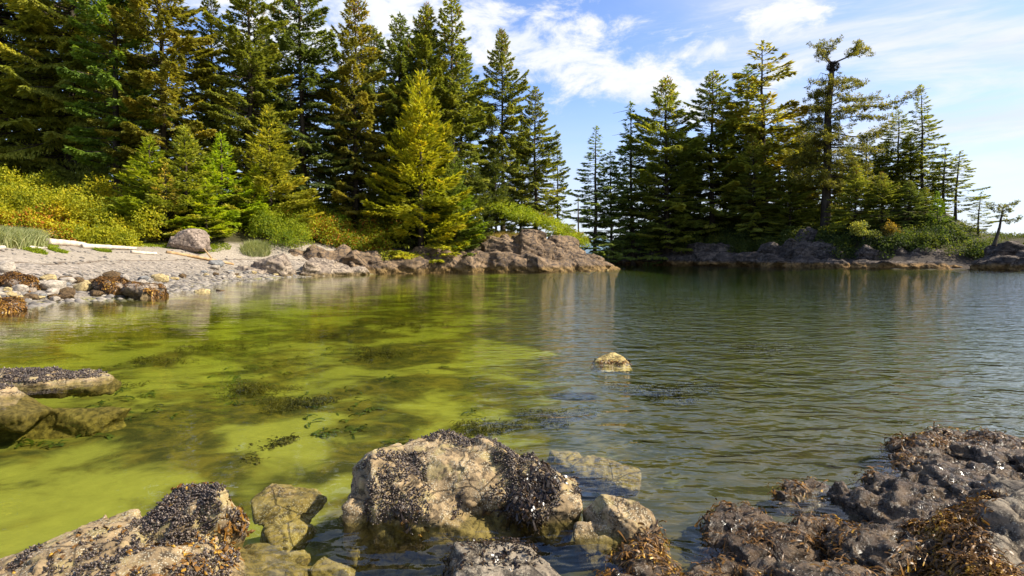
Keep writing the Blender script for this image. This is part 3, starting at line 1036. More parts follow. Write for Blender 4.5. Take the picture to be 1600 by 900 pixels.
def path_rock(name, rows, mat, L, label, seed, voxel=0.11, strata=0.10, tiltx=0.15, cat='rock outcrop', amp=0.85, group=None):
    """an outcrop of blocks; rows = lists of (x, y, top height, width, length)"""
    r = rng_of(seed)
    H = []
    for row in rows:
        for i in range(len(row) - 1):
            a, b = np.array(row[i]), np.array(row[i + 1])
            ln = np.hypot(*(b - a)[:2])
            k = max(1, int(round(ln / (0.55 * (a[3] + b[3]) / 2))))
            for j in range(k + (i == len(row) - 2)):
                c = a + (b - a) * (j / k)
                top = c[2] * r.uniform(.82, 1.12)
                w = c[3] * r.uniform(.85, 1.2)
                h = top + 1.0
                ang = math.atan2(b[1] - a[1], b[0] - a[0]) + r.normal() * .3
                H.append(hull_pts(r, (c[0] + r.normal() * .2, c[1] + r.normal() * .3, top - h / 2), (w * 1.25, w, h), ang,
                                  (tiltx + r.normal() * .08, r.normal() * .12), 20, .45))
    V, Nn, F = blocks_mesh(H, voxel)
    V = displace(V, Nn, L, amp, seed, 1.0, strata)
    c = V.mean(0)
    base = np.array([c[0], c[1], 0.0])
    o = near_rock(name, V, F, base, mat)
    tag(o, label, cat, group)
    return o, V, vnormals(V, F), F, base


HEAD = path_rock('rock_outcrop', [
    [(-14.5, 53.0, 1.5, 3.0), (-10.4, 56.0, 2.0, 3.4), (-5, 59.2, 2.2, 3.8), (-1, 60.8, 2.4, 3.8), (3.4, 61.6, 2.0, 4), (8.6, 66.4, 1.7, 3.6), (11.8, 71.6, 0.9, 3), (13.2, 74, .35, 2.4)],
    [(-13, 57.5, 2.6, 3.2), (-9.5, 59.6, 2.9, 3.4), (-4.4, 62.2, 2.9, 3.4), (-1.8, 63.4, 4.7, 3.6), (1.6, 64.4, 4.3, 4.2), (5, 66.6, 3.5, 4.2), (8.6, 70.4, 2.8, 4), (11, 74.5, 1.7, 3.4)],
    [(-2.4, 65.4, 5.3, 3), (1, 67, 5.1, 4), (6, 70, 4.2, 4)]],
    M_HEAD, 2.0, 'broad brown rocky point with an ochre tide line below the yellow green bushes', 101, 0.12)

path_rock('rock_outcrop', [
    [(-20.4, 44.2, 1.2, 2.4), (-18.6, 46.2, 1.9, 3.0), (-16.4, 48.6, 1.7, 3), (-14.4, 50.8, .9, 2.4)]],
    M_SHOREROCK, 1.6, 'smooth pale grey rock hump at the end of the pebble beach', 102, 0.09, strata=.12)
path_rock('rock_outcrop', [
    [(-19.4, 50.0, 2.6, 2.6), (-16.4, 52.2, 2.9, 2.8), (-13.6, 54.6, 2.6, 3)]],
    M_HEAD, 1.6, 'dark rock ledge under the bushes behind the pale grey rock hump', 103, 0.1)

path_rock('rock_outcrop', [
    [(16.5, 117, 1.8, 4.5), (22, 112.6, 2.0, 5), (28, 106.5, 2.2, 5), (34, 99.8, 2.4, 5), (40, 92.6, 2.4, 4.6)],
    [(24, 114, 3.8, 5), (31, 107.5, 4.0, 5), (38, 99.5, 4.2, 5)]],
    M_ISLEROCK, 2.4, 'dark shaded rock shore along the left half of the island', 104, 0.17)
path_rock('rock_outcrop', [
    [(41.2, 88.2, 2.2, 4.2), (43.6, 84.0, 1.8, 3.6), (45.4, 80.2, 1.3, 3.2)],
    [(43, 90.5, 4.6, 4.4), (46, 86.2, 5.1, 4), (48, 82, 3.0, 4)],
    [(47.0, 89.0, 6.2, 3.6), (49.2, 86, 4.8, 3.4)]],
    M_ISLEROCK, 2.2, 'tall sunlit grey rock with broken faces at the foot of the nest tree', 105, 0.14)
path_rock('rock_outcrop', [
    [(46.6, 78.0, 1.2, 3.2), (50, 74.6, 1.3, 3), (54, 72.6, 1.2, 3), (57, 71.6, .8, 3)],
    [(50, 78.6, 3.2, 3.4), (53.4, 76.6, 3.9, 3.4), (57, 75.6, 3.0, 3)],
    [(52, 81, 5.2, 3.4), (56, 79, 4.6, 3)]],
    M_ISLEROCK, 2.0, 'brown rock shore with orange weed below the young green spruce', 106, 0.13)
path_rock('rock_outcrop', [
    [(57.4, 68.0, 1.6, 3.0), (58.4, 65.2, 2.2, 3.2), (61.4, 64.4, 2.6, 3.4), (64, 62, 2.4, 3.4)],
    [(60, 68.2, 3.9, 3.4), (63.4, 67, 3.6, 3.4), (67, 65, 3.2, 3.4)]],
    M_ISLEROCK, 2.0, 'rounded brown rock under the lone leaning pine at the right edge', 107, 0.12)

# the brown boulder above the beach
bx, by = -25.6, 44.6
r_ = rng_of(108)
zb_ = gz(bx, by)
V_, N_, F_ = blocks_mesh([hull_pts(r_, (bx, by, zb_ + .75), (2.9, 2.4, 2.1), .2, (0.05, -.06), 22, .7),
                          hull_pts(r_, (bx - .9, by - .1, zb_ + .5), (1.6, 1.8, 1.6), .1, (0, -.2), 22, .6)], 0.06)
V_ = displace(V_, N_, 0.9, .8, 108)
M_BEACHB = rock_mat('brown_boulder', (0.36, 0.28, 0.22), (0.22, 0.17, 0.13), (0.07, 0.05, 0.04), scale=1.0, bumpd=.05)
o_ = near_rock('boulder', V_, F_, np.array([bx, by, zb_]), M_BEACHB)
tag(o_, 'large square brown boulder at the foot of the young spruces above the beach', 'boulder')

# ------------------------------------------------------------------ beach stones
def beach_stones():
    r = rng_of(120)
    mats = [rock_mat('stone_pale', (0.42, 0.365, 0.29), (0.30, 0.255, 0.20), (0.18, 0.15, 0.12), scale=2.0, bumpd=.03),
            rock_mat('stone_ochre', (0.50, 0.40, 0.19), (0.38, 0.29, 0.13), (0.16, 0.11, 0.06), scale=2.0, bumpd=.03),
            rock_mat('stone_grey', (0.27, 0.27, 0.26), (0.17, 0.165, 0.16), (0.07, 0.065, 0.06), scale=2.0, bumpd=.03),
            rock_mat('stone_weedy', (0.17, 0.11, 0.05), (0.09, 0.055, 0.025), (0.03, 0.02, 0.012), scale=2.4, bumpd=.08)]
    words = ['pale grey', 'ochre', 'dark grey', 'brown weedy']
    protos = []
    for k in range(4):
        for mi, m in enumerate(mats):
            V, Nn, F = blocks_mesh([hull_pts(r, (0, 0, 0), (1, .82, .66), r.uniform(0, 3), (r.normal() * .15, r.normal() * .15), 22, .3)], 0.055)
            V = displace(V, Nn, .5, .55, 200 + k * 4 + mi)
            me = np_mesh('stone', V, F)
            me.materials.append(m)
            protos.append(me)
    rows = []
    # (px, py, size in photo px, material)
    rng = r
    for i in range(95):                                   # the left heap
        px = rng.uniform(-20, 255)
        t = px / 255
        py = rng.uniform(436, 476 - 22 * max(0, t) ** 1.4)
        rows.append((px, py, rng.uniform(9, 22) + 18 * rng.random() ** 3, rng.choice([0, 0, 1, 2, 3, 3, 3])))
    for i in range(46):                                   # the waterline towards the point
        px = rng.uniform(255, 560)
        base = 436 - (px - 255) / 305 * 10
        rows.append((px, base + rng.uniform(-8, 3), rng.uniform(5, 17), rng.choice([0, 0, 1, 2, 3])))
    for i in range(20):
        px = rng.uniform(560, 700)
        rows.append((px, 421 + rng.uniform(-3, 4), rng.uniform(5, 12), rng.choice([0, 1, 0, 3])))
    n_named = [
               (8, 424, 42, 0, 'long flat white stone at the left end of the beach'),
               (75, 440, 30, 1, 'smooth yellowish stone on the heap of dark weedy stones'),
               (84, 452, 40, 0, 'wide pale stone low on the heap at the left water edge'),
               (316, 456, 26, 1, 'small tan stone in the water off the beach'),
               (345, 454, 18, 3, 'small dark weedy stone in the water off the beach'),
               (338, 415, 30, 2, 'dark grey pointed rock beside the leaning stick'),
               (336, 421, 22, 0, 'white flat stone at the foot of the dark grey pointed rock'),
               (604, 415, 20, 0, 'upright pale stone on the shore of the point'),
               (572, 418, 24, 1, 'orange tan block on the shore of the point'),
               (632, 418, 15, 0, 'round pale stone at the water below the large yellow spruce'),
               (660, 421, 17, 0, 'pale pointed stone on the orange weed of the point'),
               (946, 422, 13, 1, 'flat ochre rock in the water off the tip of the point')]
    ident = {}
    for px, py, s, mi, lab in [(a, b, c, d, None) for a, b, c, d in rows] + n_named:
        # find where the sight line meets the land
        dx, dz = (px - 800) / FPX, (HOR - py) / FPX
        Ys = np.linspace(9, 75, 500)
        zz = np.maximum(land(dx * Ys, Ys), 0.0)
        hit = np.nonzero(CAMZ + dz * Ys <= zz)[0]
        if len(hit) == 0:
            continue
        Y = Ys[hit[0]]
        x, z = dx * Y, max(gz(dx * Y, Y), -.15)
        size = s / FPX * Y
        o = link('stone', protos[mi + 4 * int(r.integers(0, 4))], None, loc=(x, Y, z + size * .12))
        o.scale = (size, size * r.uniform(.7, 1), size * r.uniform(.55, .95) * (1.25 if s > 40 else 1))
        o.rotation_euler = (0, 0, r.uniform(-.6, .6) + (3.14 if r.random() < .5 else 0))
        if lab:
            tag(o, lab, 'stone')
        else:
            where = 'in the heap at the left water edge' if px < 255 else ('in the line of stones where the beach meets the water' if px < 560 else 'at the water below the yellow spruce')
            tag(o, '%s rounded stone %s' % (words[mi], where), 'stone', '%s stones %s' % (words[mi], where))


beach_stones()


def weedy_boulder(px, py, size, label, seed):
    r = rng_of(seed)
    dx = (px - 800) / FPX
    Ys = np.linspace(12, 60, 600)
    hit = np.nonzero(CAMZ + (HOR - py) / FPX * Ys <= np.maximum(land(dx * Ys, Ys), 0))[0]
    Y = Ys[hit[0]]
    x = dx * Y
    w = size / FPX * Y
    zb = max(gz(x, Y), -.1)
    V, Nn, F = blocks_mesh([hull_pts(r, (x, Y, zb + .18), (w, w * .8, w * .62), .2, (.1, .08), 22, .4),
                            hull_pts(r, (x + .25 * w, Y - .1, zb + .08), (w * .6, w * .7, w * .4), .5, (0, .2), 18, .4)], .035)
    V = displace(V, Nn, .6, .9, seed)
    b = np.array([x, Y, zb])
    o = near_rock('boulder', V, F, b, M_SHOREROCK)
    tag(o, label, 'boulder')
    Nn = vnormals(V, F)
    fronds(r, V, Nn, np.where(V[:, 2] > zb - .05, sst(fbm(V * 1.6, 3, seed=seed) + (Nn[:, 2] - .4) * .5, -.2, .15), 0), 5200, o, b, M_WEED, (.07, .18), .016, hang=.8, lift=.25, bulbs=False)


weedy_boulder(170, 456, 58, 'broad boulder draped with brown weed at the water edge, farther of the pair', 131)
weedy_boulder(224, 464, 66, 'rounded boulder draped with brown weed standing in the shallow edge of the bay', 132)
weedy_boulder(28, 452, 60, 'boulder draped with brown weed in the stone heap at the left frame edge', 133)
weedy_boulder(4, 486, 60, 'lowest boulder draped with dark weed at the left frame edge', 134)


def cobbles():
    r = rng_of(130)
    y = r.uniform(18, 50, 30000)
    x = (r.uniform(-40, 520, 30000) - 800) / FPX * y
    z = land(x, y)
    ok = (z > -.12) & (z < np.where(r.random(30000) < .8, 1.0, 2.4)) & (x < -13)
    P = np.stack([x, y, z], 1)[ok][:3000]
    S = .06 + .13 * r.random(len(P)) ** 3 * np.where(P[:, 2] < .6, 1.3, .6)
    n = len(P)
    sc3 = np.stack([S * r.uniform(.8, 1.4, n), S * r.uniform(.7, 1.1, n), S * r.uniform(.4, .7, n)], 1)
    V = P[:, None, :] + ICO_V[None] * sc3[:, None, :] * r.uniform(.82, 1.12, (n, len(ICO_V), 1))
    F = (ICO_F[None] + (np.arange(n) * len(ICO_V))[:, None, None]).reshape(-1, 3)
    m, N = mat_new('cobbles')
    t = N.add('ShaderNodeAttribute', attribute_name='tint').outputs['Fac']
    c = N.mix(N.sstep(t, 0.0, .5), (0.07, 0.065, 0.06), (0.24, 0.21, 0.18))
    c = N.mix(N.sstep(t, .55, 1.0), c, (0.36, 0.315, 0.25))
    c = N.mix(N.math('MULTIPLY', N.noise(N.add('ShaderNodeNewGeometry').outputs['Position'], 9.0, 5.0, .7), .6), c, (0.12, 0.10, 0.08))
    out(N, N.add('ShaderNodeBsdfPrincipled', {'Base Color': c, 'Roughness': .8}).outputs[0])
    b = np.array([-20.0, 30.0, 0.0])
    o = link('cobbles', np_mesh('cobbles', V.reshape(-1, 3) - b, F, True, np.repeat(r.random(n), len(ICO_F))), m, loc=tuple(b))
    tag(o, 'small mixed grey and tan cobbles strewn over the lower beach', 'cobbles', None, 'stuff')


cobbles()

# ------------------------------------------------------------------ vegetation
def leaf_mat(name, dark, mid, light, trans=0.35, brown=None):
    m, N = mat_new(name)
    t = N.add('ShaderNodeAttribute', attribute_name='tint').outputs['Fac']
    oi = N.add('ShaderNodeObjectInfo')
    c = N.mix(N.sstep(t, 0.0, 0.55), dark, mid)
    c = N.mix(N.sstep(t, 0.55, 1.0), c, light)
    if brown:
        c = N.mix(N.sstep(t, 1.05, 1.10), c, brown)
    c = N.mix(1.0, c, oi.outputs['Color'], 'MULTIPLY')
    d = N.add('ShaderNodeBsdfPrincipled', {'Base Color': c, 'Roughness': 0.65, 'Specular IOR Level': 0.25})
    tc = N.mix(1.0, c, (1.25, 1.25, 0.6), 'MULTIPLY')
    tr = N.add('ShaderNodeBsdfTranslucent', {'Color': tc})
    mx = N.add('ShaderNodeMixShader', {0: trans, 1: d.outputs[0], 2: tr.outputs[0]})
    out(N, mx.outputs[0])
    return m


def bark_mat(name, a, b):
    m, N = mat_new(name)
    pos = N.add('ShaderNodeTexCoord').outputs['Object']
    n = N.noise(N.mapv(pos, (3, 3, .5)), 1.0, 6.0, 0.65)
    c = N.mix(N.sstep(n, .35, .65), a, b)
    c = N.mix(N.math('MULTIPLY', N.sstep(N.noise(pos, 0.9, 4.0), .5, .7), .5), c, (0.10, 0.095, 0.07) if a[0] < .1 else a)
    bp = N.add('ShaderNodeBump', {'Height': n, 'Strength': 0.8, 'Distance': 0.06})
    d = N.add('ShaderNodeBsdfPrincipled', {'Base Color': c, 'Roughness': 0.9, 'Normal': bp.outputs[0], 'Specular IOR Level': 0.1})
    out(N, d.outputs[0])
    return m


M_SPRUCE = leaf_mat('spruce_needles', (0.105, 0.130, 0.028), (0.25, 0.268, 0.048), (0.48, 0.43, 0.080), 0.45, (0.28, 0.15, 0.05))
M_YOUNG = leaf_mat('young_spruce_needles', (0.17, 0.22, 0.020), (0.38, 0.42, 0.028), (0.66, 0.58, 0.045), 0.45)
M_SHRUB = leaf_mat('shrub_leaves', (0.12, 0.16, 0.012), (0.38, 0.37, 0.016), (0.62, 0.46, 0.018), 0.45, (0.42, 0.15, 0.02))
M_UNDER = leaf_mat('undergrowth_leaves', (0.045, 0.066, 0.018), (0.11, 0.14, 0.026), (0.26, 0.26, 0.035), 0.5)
M_BARK = bark_mat('spruce_bark', (0.030, 0.022, 0.016), (0.085, 0.064, 0.048))
M_DEAD = bark_mat('dead_wood', (0.22, 0.18, 0.14), (0.42, 0.37, 0.30))


class Kites:
    """collects leaf sprays: base point, direction, face normal, length, width, tint"""
    def __init__(s):
        s.p, s.d, s.n, s.l, s.w, s.t = [], [], [], [], [], []

    def add(s, p, d, n, l, w, t):
        s.p.append(p); s.d.append(d); s.n.append(n); s.l.append(l); s.w.append(w); s.t.append(t)

    def mesh(s, name):
        p = np.concatenate(s.p); d = np.concatenate(s.d); n = np.concatenate(s.n)
        l = np.concatenate(s.l)[:, None]; w = np.concatenate(s.w)[:, None]; t = np.concatenate(s.t)
        d = d / np.maximum(np.linalg.norm(d, axis=1), 1e-6)[:, None]
        sd = np.cross(n, d)
        sd /= np.maximum(np.linalg.norm(sd, axis=1), 1e-6)[:, None]
        up = np.cross(d, sd)
        V = np.stack([p, p + d * l * .45 + sd * w * .5 - up * w * .12, p + d * l - up * l * .08, p + d * l * .45 - sd * w * .5 - up * w * .12], 1)
        F = np.arange(len(p) * 4).reshape(-1, 4)
        return np_mesh(name, V.reshape(-1, 3), F, False, t)


def unit(v):
    return v / np.maximum(np.linalg.norm(v, axis=1), 1e-6)[:, None]


def branch_sprays(K, r, P0, az, L, el, curve, dens, wf, kl, kw, tint, hang=0.35, start=.12, tipd=0.0):
    n = max(6, int(dens * L * (0.35 + wf * L)))
    s = start + (1 - start) * np.sqrt(r.random(n))
    o = np.array([math.sin(az), math.cos(az), 0.0])
    lat = np.array([o[1], -o[0], 0.0])
    u = r.uniform(-1, 1, n)
    hw = wf * L * np.clip(1 - s, 0, 1) ** .7 * np.clip(s, 0, 1) ** .35 + .10 * kl
    rad = L * s + np.abs(u) * hw * .35
    z = L * (el * s + curve * s * s) - np.abs(u) * hw * hang - r.random(n) ** 2 * .25 * hang * kl * 2
    p = P0 + o * rad[:, None] + lat * (u * hw)[:, None]
    p[:, 2] += z
    ang = np.sign(u) * np.minimum(1.1, .35 + np.abs(u) * .7)
    d = o * np.cos(ang)[:, None] + lat * np.sin(ang)[:, None]
    d[:, 2] += el + 2 * curve * s - hang * r.uniform(.0, 1.3, n)
    d += r.normal(size=(n, 3)) * .18
    nn = r.normal(size=(n, 3)) * .60
    nn[:, 2] += 1
    tt = np.clip(tint + r.normal(size=n) * .16 + .16 * (s - .5) + tipd * (s > .8), 0, 1)
    K.add(p, d, nn, kl * r.uniform(.6, 1.35, n), kw * r.uniform(.7, 1.3, n), tt)


def tube(V, F, pts, rad, k=7):
    """tapered tube appended to the vertex and face lists"""
    pts = np.asarray(pts, float)
    b = len(V)
    for i, p in enumerate(pts):
        t = pts[min(i + 1, len(pts) - 1)] - pts[max(i - 1, 0)]
        t /= np.linalg.norm(t)
        a = np.cross(t, (0.31, 0.95, 0.1) if abs(t[2]) > .5 else (0, 0, 1))
        a /= np.linalg.norm(a)
        c = np.cross(t, a)
        for j in range(k):
            q = 2 * math.pi * j / k
            V.append(p + rad[i] * (a * math.cos(q) + c * math.sin(q)))
    for i in range(len(pts) - 1):
        for j in range(k):
            F.append((b + i * k + j, b + i * k + (j + 1) % k, b + (i + 1) * k + (j + 1) % k, b + (i + 1) * k + j))


def profile_old(t):
    # crown width along the height, t = 0 at the crown's base, 1 at the top
    return np.interp(t, [0, .12, .35, .6, .8, .93, 1], [.55, .92, 1.0, .82, .52, .24, .04])


def profile_cone(t):
    return np.interp(t, [0, .08, .3, .6, .85, 1], [.85, 1.0, .86, .52, .2, .03])


def conifer(name, seed, H, Rr, base=.12, nbr=190, dens=26, kl=.44, kw=.16, prof=profile_old, gap=.25, wf=.30, el0=-.22, el1=.55, flag=None,
            lean=(0, 0), trunk_r=.36, cones=0.0, curve=.10, hang=.52, limbs=True, stub=0, short=0.55):
    """a spruce: trunk mesh (with its bare limbs) and crown mesh (needle sprays along every branch)"""
    r = rng_of(seed)
    K = Kites()
    TV, TF = [], []
    zs = np.linspace(0, 1, 9)
    wob = np.cumsum(r.normal(size=(9, 2)) * .010 * H * .25, 0)
    ctr = np.stack([lean[0] * H * zs ** 1.5 + wob[:, 0], lean[1] * H * zs ** 1.5 + wob[:, 1], zs * H], 1)
    rad = trunk_r * (1 - zs) ** .85 + .015
    rad[0] *= 1.5
    ctr[0, 2] = -1.2
    tube(TV, TF, ctr, rad, 8)
    az = r.uniform(0, 6.28)
    for i in range(nbr):
        t = (i + r.random()) / nbr
        t = t ** .92
        az += 2.4 + r.normal() * .45
        h = base + (1 - base) * t
        c = np.array([np.interp(h, zs, ctr[:, 0]), np.interp(h, zs, ctr[:, 1]), h * H])
        g = vnoise(np.array([[math.sin(az) * 1.1 + seed, math.cos(az) * 1.1, h * 7.0]]), 3)[0]
        if g < -1 + 2 * gap * .62:
            if limbs and r.random() < .4:
                Lb = Rr * .5 * r.random()
                e = c + np.array([math.sin(az) * Lb, math.cos(az) * Lb, -.2 * Lb])
                tube(TV, TF, [c, e], [.05, .015], 3)
            continue
        L = Rr * float(prof(t)) * r.uniform(short, 1.12) * (1 + .25 * g)
        if flag is not None:
            f = math.cos(az - flag[0])
            L *= 1 + flag[1] * f
        L = max(L, .22)
        el = el0 + (el1 - el0) * t ** 1.6 + r.normal() * .17
        if limbs:
            o = np.array([math.sin(az), math.cos(az), 0])
            pts = [c, c + o * L * .5 + np.array([0, 0, L * (el * .5 + curve * .25)]), c + o * L * .9 + np.array([0, 0, L * (el * .9 + curve * .81)])]
            tube(TV, TF, pts, [.022 * L ** .7 + .012, .016 * L ** .7, .006], 3)
        tint = .36 + .34 * vnoise(np.array([[az * .7, h * 9.0, seed * 1.3]]), 5)[0] + r.normal() * .10 + .08 * t
        branch_sprays(K, r, c, az, L, el, curve, dens, wf, kl, kw, tint, hang, .10 + .25 * (1 - t) * .6)
        if cones and h > .72 and r.random() < cones:
            n = 8
            q = c + np.array([math.sin(az), math.cos(az), el]) * L * r.uniform(.3, 1, (n, 1)) + r.normal(size=(n, 3)) * .25
            dd = r.normal(size=(n, 3)) * .2 + np.array([0, 0, -1])
            K.add(q, dd, r.normal(size=(n, 3)), np.full(n, .35), np.full(n, .16), np.full(n, 1.2))
    # leader
    top = ctr[-1]
    n = 26
    q = np.repeat(top[None], n, 0) - np.array([0, 0, 1]) * r.uniform(0, .05 * H, (n, 1))
    dd = r.normal(size=(n, 3)) * .6 + np.array([0, 0, .8])
    K.add(q, dd, r.normal(size=(n, 3)), np.full(n, kl * .8), np.full(n, kw), np.clip(.5 + r.normal(size=n) * .15, 0, 1))
    tm = np_mesh('trunk', np.array(TV), TF)
    cm = K.mesh('crown')
    return tm, cm


def tree(name, meshes, loc, scale, rot, label, cat, group=None, mat=None, color=(1, 1, 1), sxy=1.0, bark=None):
    root = bpy.data.objects.new(name, None)
    COL.objects.link(root)
    root.location = loc
    root.scale = (scale * sxy, scale * sxy, scale)
    root.rotation_euler = (random.Random(label).uniform(-.022, .022), random.Random(label + 'b').uniform(-.022, .022), rot)
    link('trunk', meshes[0], bark or M_BARK, root)
    c = link('crown', meshes[1], mat or M_SPRUCE, root)
    c.color = (*color, 1)
    tag(root, label, cat, group)
    return root


def place(px, Y, top_py, H, dz=0.0):
    """stand a tree of model height H at column px and depth Y so that its top reaches row top_py; returns loc, scale"""
    x = (px - 800) / FPX * Y
    z = gz(x, Y) + dz
    top = CAMZ + (HOR - top_py) / FPX * Y
    return (x, Y, z), (top - z) / H


OLD = [conifer('s', 301, 30, 5.4, .05, 270, 46, cones=.5, gap=.18, short=.5),
       conifer('s', 302, 30, 5.0, .07, 260, 46, cones=.4, gap=.22, wf=.32, short=.45),
       conifer('s', 303, 30, 5.6, .08, 280, 44, cones=.5, gap=.22, el0=-.3, hang=.5, short=.5),
       conifer('s', 304, 30, 4.2, .10, 240, 46, cones=.3, gap=.30, wf=.30, el0=-.15, short=.4)]
SPIRE = [conifer('s', 311, 26, 4.3, .03, 190, 40, gap=.34, wf=.32, el0=-.25, el1=.35, trunk_r=.24, short=.45, prof=profile_cone),
         conifer('s', 312, 26, 4.4, .06, 190, 40, gap=.38, wf=.32, el0=-.10, el1=.45, trunk_r=.26, short=.45),
         conifer('s', 313, 26, 4.2, .08, 165, 46, gap=.44, wf=.36, el0=.0, el1=.4, trunk_r=.28, short=.4)]
BIG = conifer('s', 321, 30, 7.2, .06, 320, 36, gap=.12, hang=.7, el0=-.38, el1=.3, kl=.40, kw=.12, wf=.34, short=.55, trunk_r=.5)
YOUNG = [conifer('s', 331, 12, 3.3, .02, 210, 40, kl=.36, kw=.11, prof=profile_cone, gap=.06, el0=-.12, el1=.75, hang=.2, wf=.34, trunk_r=.16, curve=.2, limbs=False, short=.72),
         conifer('s', 332, 9, 2.3, .02, 170, 52, kl=.30, kw=.10, prof=profile_cone, gap=.06, el0=-.05, el1=.8, hang=.15, wf=.34, trunk_r=.12, curve=.2, limbs=False, short=.72),
         conifer('s', 333, 16, 4.9, .02, 270, 32, kl=.42, kw=.13, prof=lambda t: np.interp(t, [0, .1, .35, .55, .8, 1], [1.0, 1.05, .80, .58, .30, .04]), gap=.10,
                 el0=-.15, el1=.95, hang=.25, wf=.36, trunk_r=.25, curve=.22, limbs=False, short=.62)]
DRY = conifer('s', 341, 9, 2.7, .02, 150, 22, kl=.28, kw=.07, prof=profile_cone, gap=.15, el0=.0, el1=.6, hang=.1, wf=.34, trunk_r=.12, curve=.1, short=.6)
FLAG = [conifer('s', 351, 16, 3.0, .22, 90, 34, gap=.45, wf=.30, el0=.0, el1=.25, flag=(math.pi / 2, .55), lean=(.04, 0), trunk_r=.22, short=.35, kl=.4),
        conifer('s', 352, 16, 2.6, .10, 100, 34, gap=.40, wf=.30, el0=-.05, el1=.3, flag=(math.pi / 2, .45), lean=(.05, 0), trunk_r=.20, short=.35, kl=.4)]

G_BEACHWOOD = 'tall old spruces behind the beach'
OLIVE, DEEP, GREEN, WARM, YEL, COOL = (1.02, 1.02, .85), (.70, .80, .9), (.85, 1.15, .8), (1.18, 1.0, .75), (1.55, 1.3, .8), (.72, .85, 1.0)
rr = random.Random(9)
# name, meshes, px, depth, top row, width factor, colour, label
WOOD = [
    (BIG, -12, 53, -260, 1.15, (1.35, 1.3, .95), 'huge olive spruce with hanging boughs filling the left frame edge'),
    (BIG, 105, 55, -190, .95, (1.35, 1.3, .95), 'broad dense olive spruce, second from the left edge'),
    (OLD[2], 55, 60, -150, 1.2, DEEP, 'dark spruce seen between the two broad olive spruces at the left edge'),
    (OLD[3], 185, 50, -150, .95, GREEN, 'slim bright green spruce beside a sky gap, third from the left edge'),
    (OLD[0], 262, 52, -120, 1.0, WARM, 'brown tinged full spruce standing behind the young spruces of the beach'),
    (OLD[3], 333, 57, -10, .85, OLIVE, 'slender spruce whose spire ends near the top frame edge, between two fuller spruces'),
    (OLD[1], 392, 55, -70, 1.0, OLIVE, 'spruce with warm cones directly above the bright young spruce'),
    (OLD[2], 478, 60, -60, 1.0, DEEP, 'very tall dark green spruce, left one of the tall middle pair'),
    (OLD[0], 556, 61, -15, .9, WARM, 'tall spruce with a brown cone laden top, right one of the tall middle pair'),
    (OLD[1], 622, 64, 22, 1.0, DEEP, 'blunt topped dark spruce behind the large yellow spruce, left of a spire'),
    (OLD[0], 664, 66, 8, 1.0, OLIVE, 'full spruce standing right behind the large yellow spruce'),
    (OLD[3], 706, 66, 0, 1.1, OLIVE, 'spruce with a thin spire reaching the top frame edge, right of the large yellow spruce'),
    (OLD[2], 786, 73, 42, .82, OLIVE, 'pointed spruce standing against blue sky above the rocky point'),
    (OLD[1], 836, 75, 135, 1.05, OLIVE, 'last spruce of the point with long boughs reaching right'),
    (SPIRE[0], 872, 80, 205, 1.0, DEEP, 'small spruce at the very tip of the point beside the channel'),
]
for me, px, Y, top, w, colr, lab in WOOD:
    loc, s = place(px, Y, top, 30 if me in OLD or me is BIG else 26)
    tree('spruce_tree', me, loc, s, rr.uniform(0, 6.28), lab, 'spruce', G_BEACHWOOD, color=colr, sxy=w / s * (s ** .5 if s > 1 else s))
# trees deeper in the wood
for k in range(20):
    px = -60 + k * 46 + rr.uniform(-12, 12)
    Y = rr.uniform(66, 88) if px < 560 else rr.uniform(78, 92)
    me = OLD[rr.randrange(4)]
    top = rr.uniform(30, 150) if px < 720 else rr.uniform(150, 220)
    loc, s = place(px, Y, top, 30)
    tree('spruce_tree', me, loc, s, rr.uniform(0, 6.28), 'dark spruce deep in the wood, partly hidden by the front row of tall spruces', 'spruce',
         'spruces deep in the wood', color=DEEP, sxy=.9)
# saplings in the dark under the wood
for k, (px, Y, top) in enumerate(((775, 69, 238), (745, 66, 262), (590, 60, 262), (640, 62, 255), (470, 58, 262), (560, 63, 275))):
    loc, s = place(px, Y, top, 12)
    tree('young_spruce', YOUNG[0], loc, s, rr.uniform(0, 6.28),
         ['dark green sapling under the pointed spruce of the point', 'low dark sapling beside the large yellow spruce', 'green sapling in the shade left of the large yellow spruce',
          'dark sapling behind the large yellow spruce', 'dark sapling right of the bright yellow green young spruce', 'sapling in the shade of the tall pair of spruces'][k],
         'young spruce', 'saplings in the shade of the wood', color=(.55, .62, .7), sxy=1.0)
YS = [
    (YOUNG[2], 660, 60.5, 118, 1.08, (1.15, 1.0, .9), 'large yellow green spruce with a dark skirt on the rocky shore'),
    (YOUNG[0], 424, 54.0, 168, 1.3, (1.55, 1.4, .9), 'bright yellow green young spruce rising out of the bushes'),
    (YOUNG[0], 292, 48.5, 200, 1.5, (1.3, 1.3, .9), 'wide bright green young spruce behind the square brown boulder'),
    (YOUNG[1], 346, 50.5, 212, 1.35, (1.0, 1.15, .9), 'narrow green young spruce right of the square brown boulder'),
    (YOUNG[1], 398, 52.5, 258, 1.5, (1.2, 1.3, .9), 'short green young spruce at the left foot of the yellow green one'),
    (YOUNG[1], 235, 47.0, 218, 1.6, (.8, .85, .8), 'dark olive young spruce at the right end of the yellow thicket'),
    (YOUNG[1], 322, 48.0, 280, 1.6, (1.25, 1.3, .9), 'low bushy young spruce between the taller young ones and the boulder'),
    (YOUNG[0], 705, 62.5, 222, 1.0, (.72, .85, .9), 'green spruce close against the right side of the large yellow one'),
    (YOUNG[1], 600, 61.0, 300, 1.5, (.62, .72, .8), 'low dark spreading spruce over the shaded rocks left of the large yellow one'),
    (YOUNG[1], 712, 63, 268, 1.4, (.72, .88, .9), 'bushy green spruce at the water end of the dry grass strip'),
]
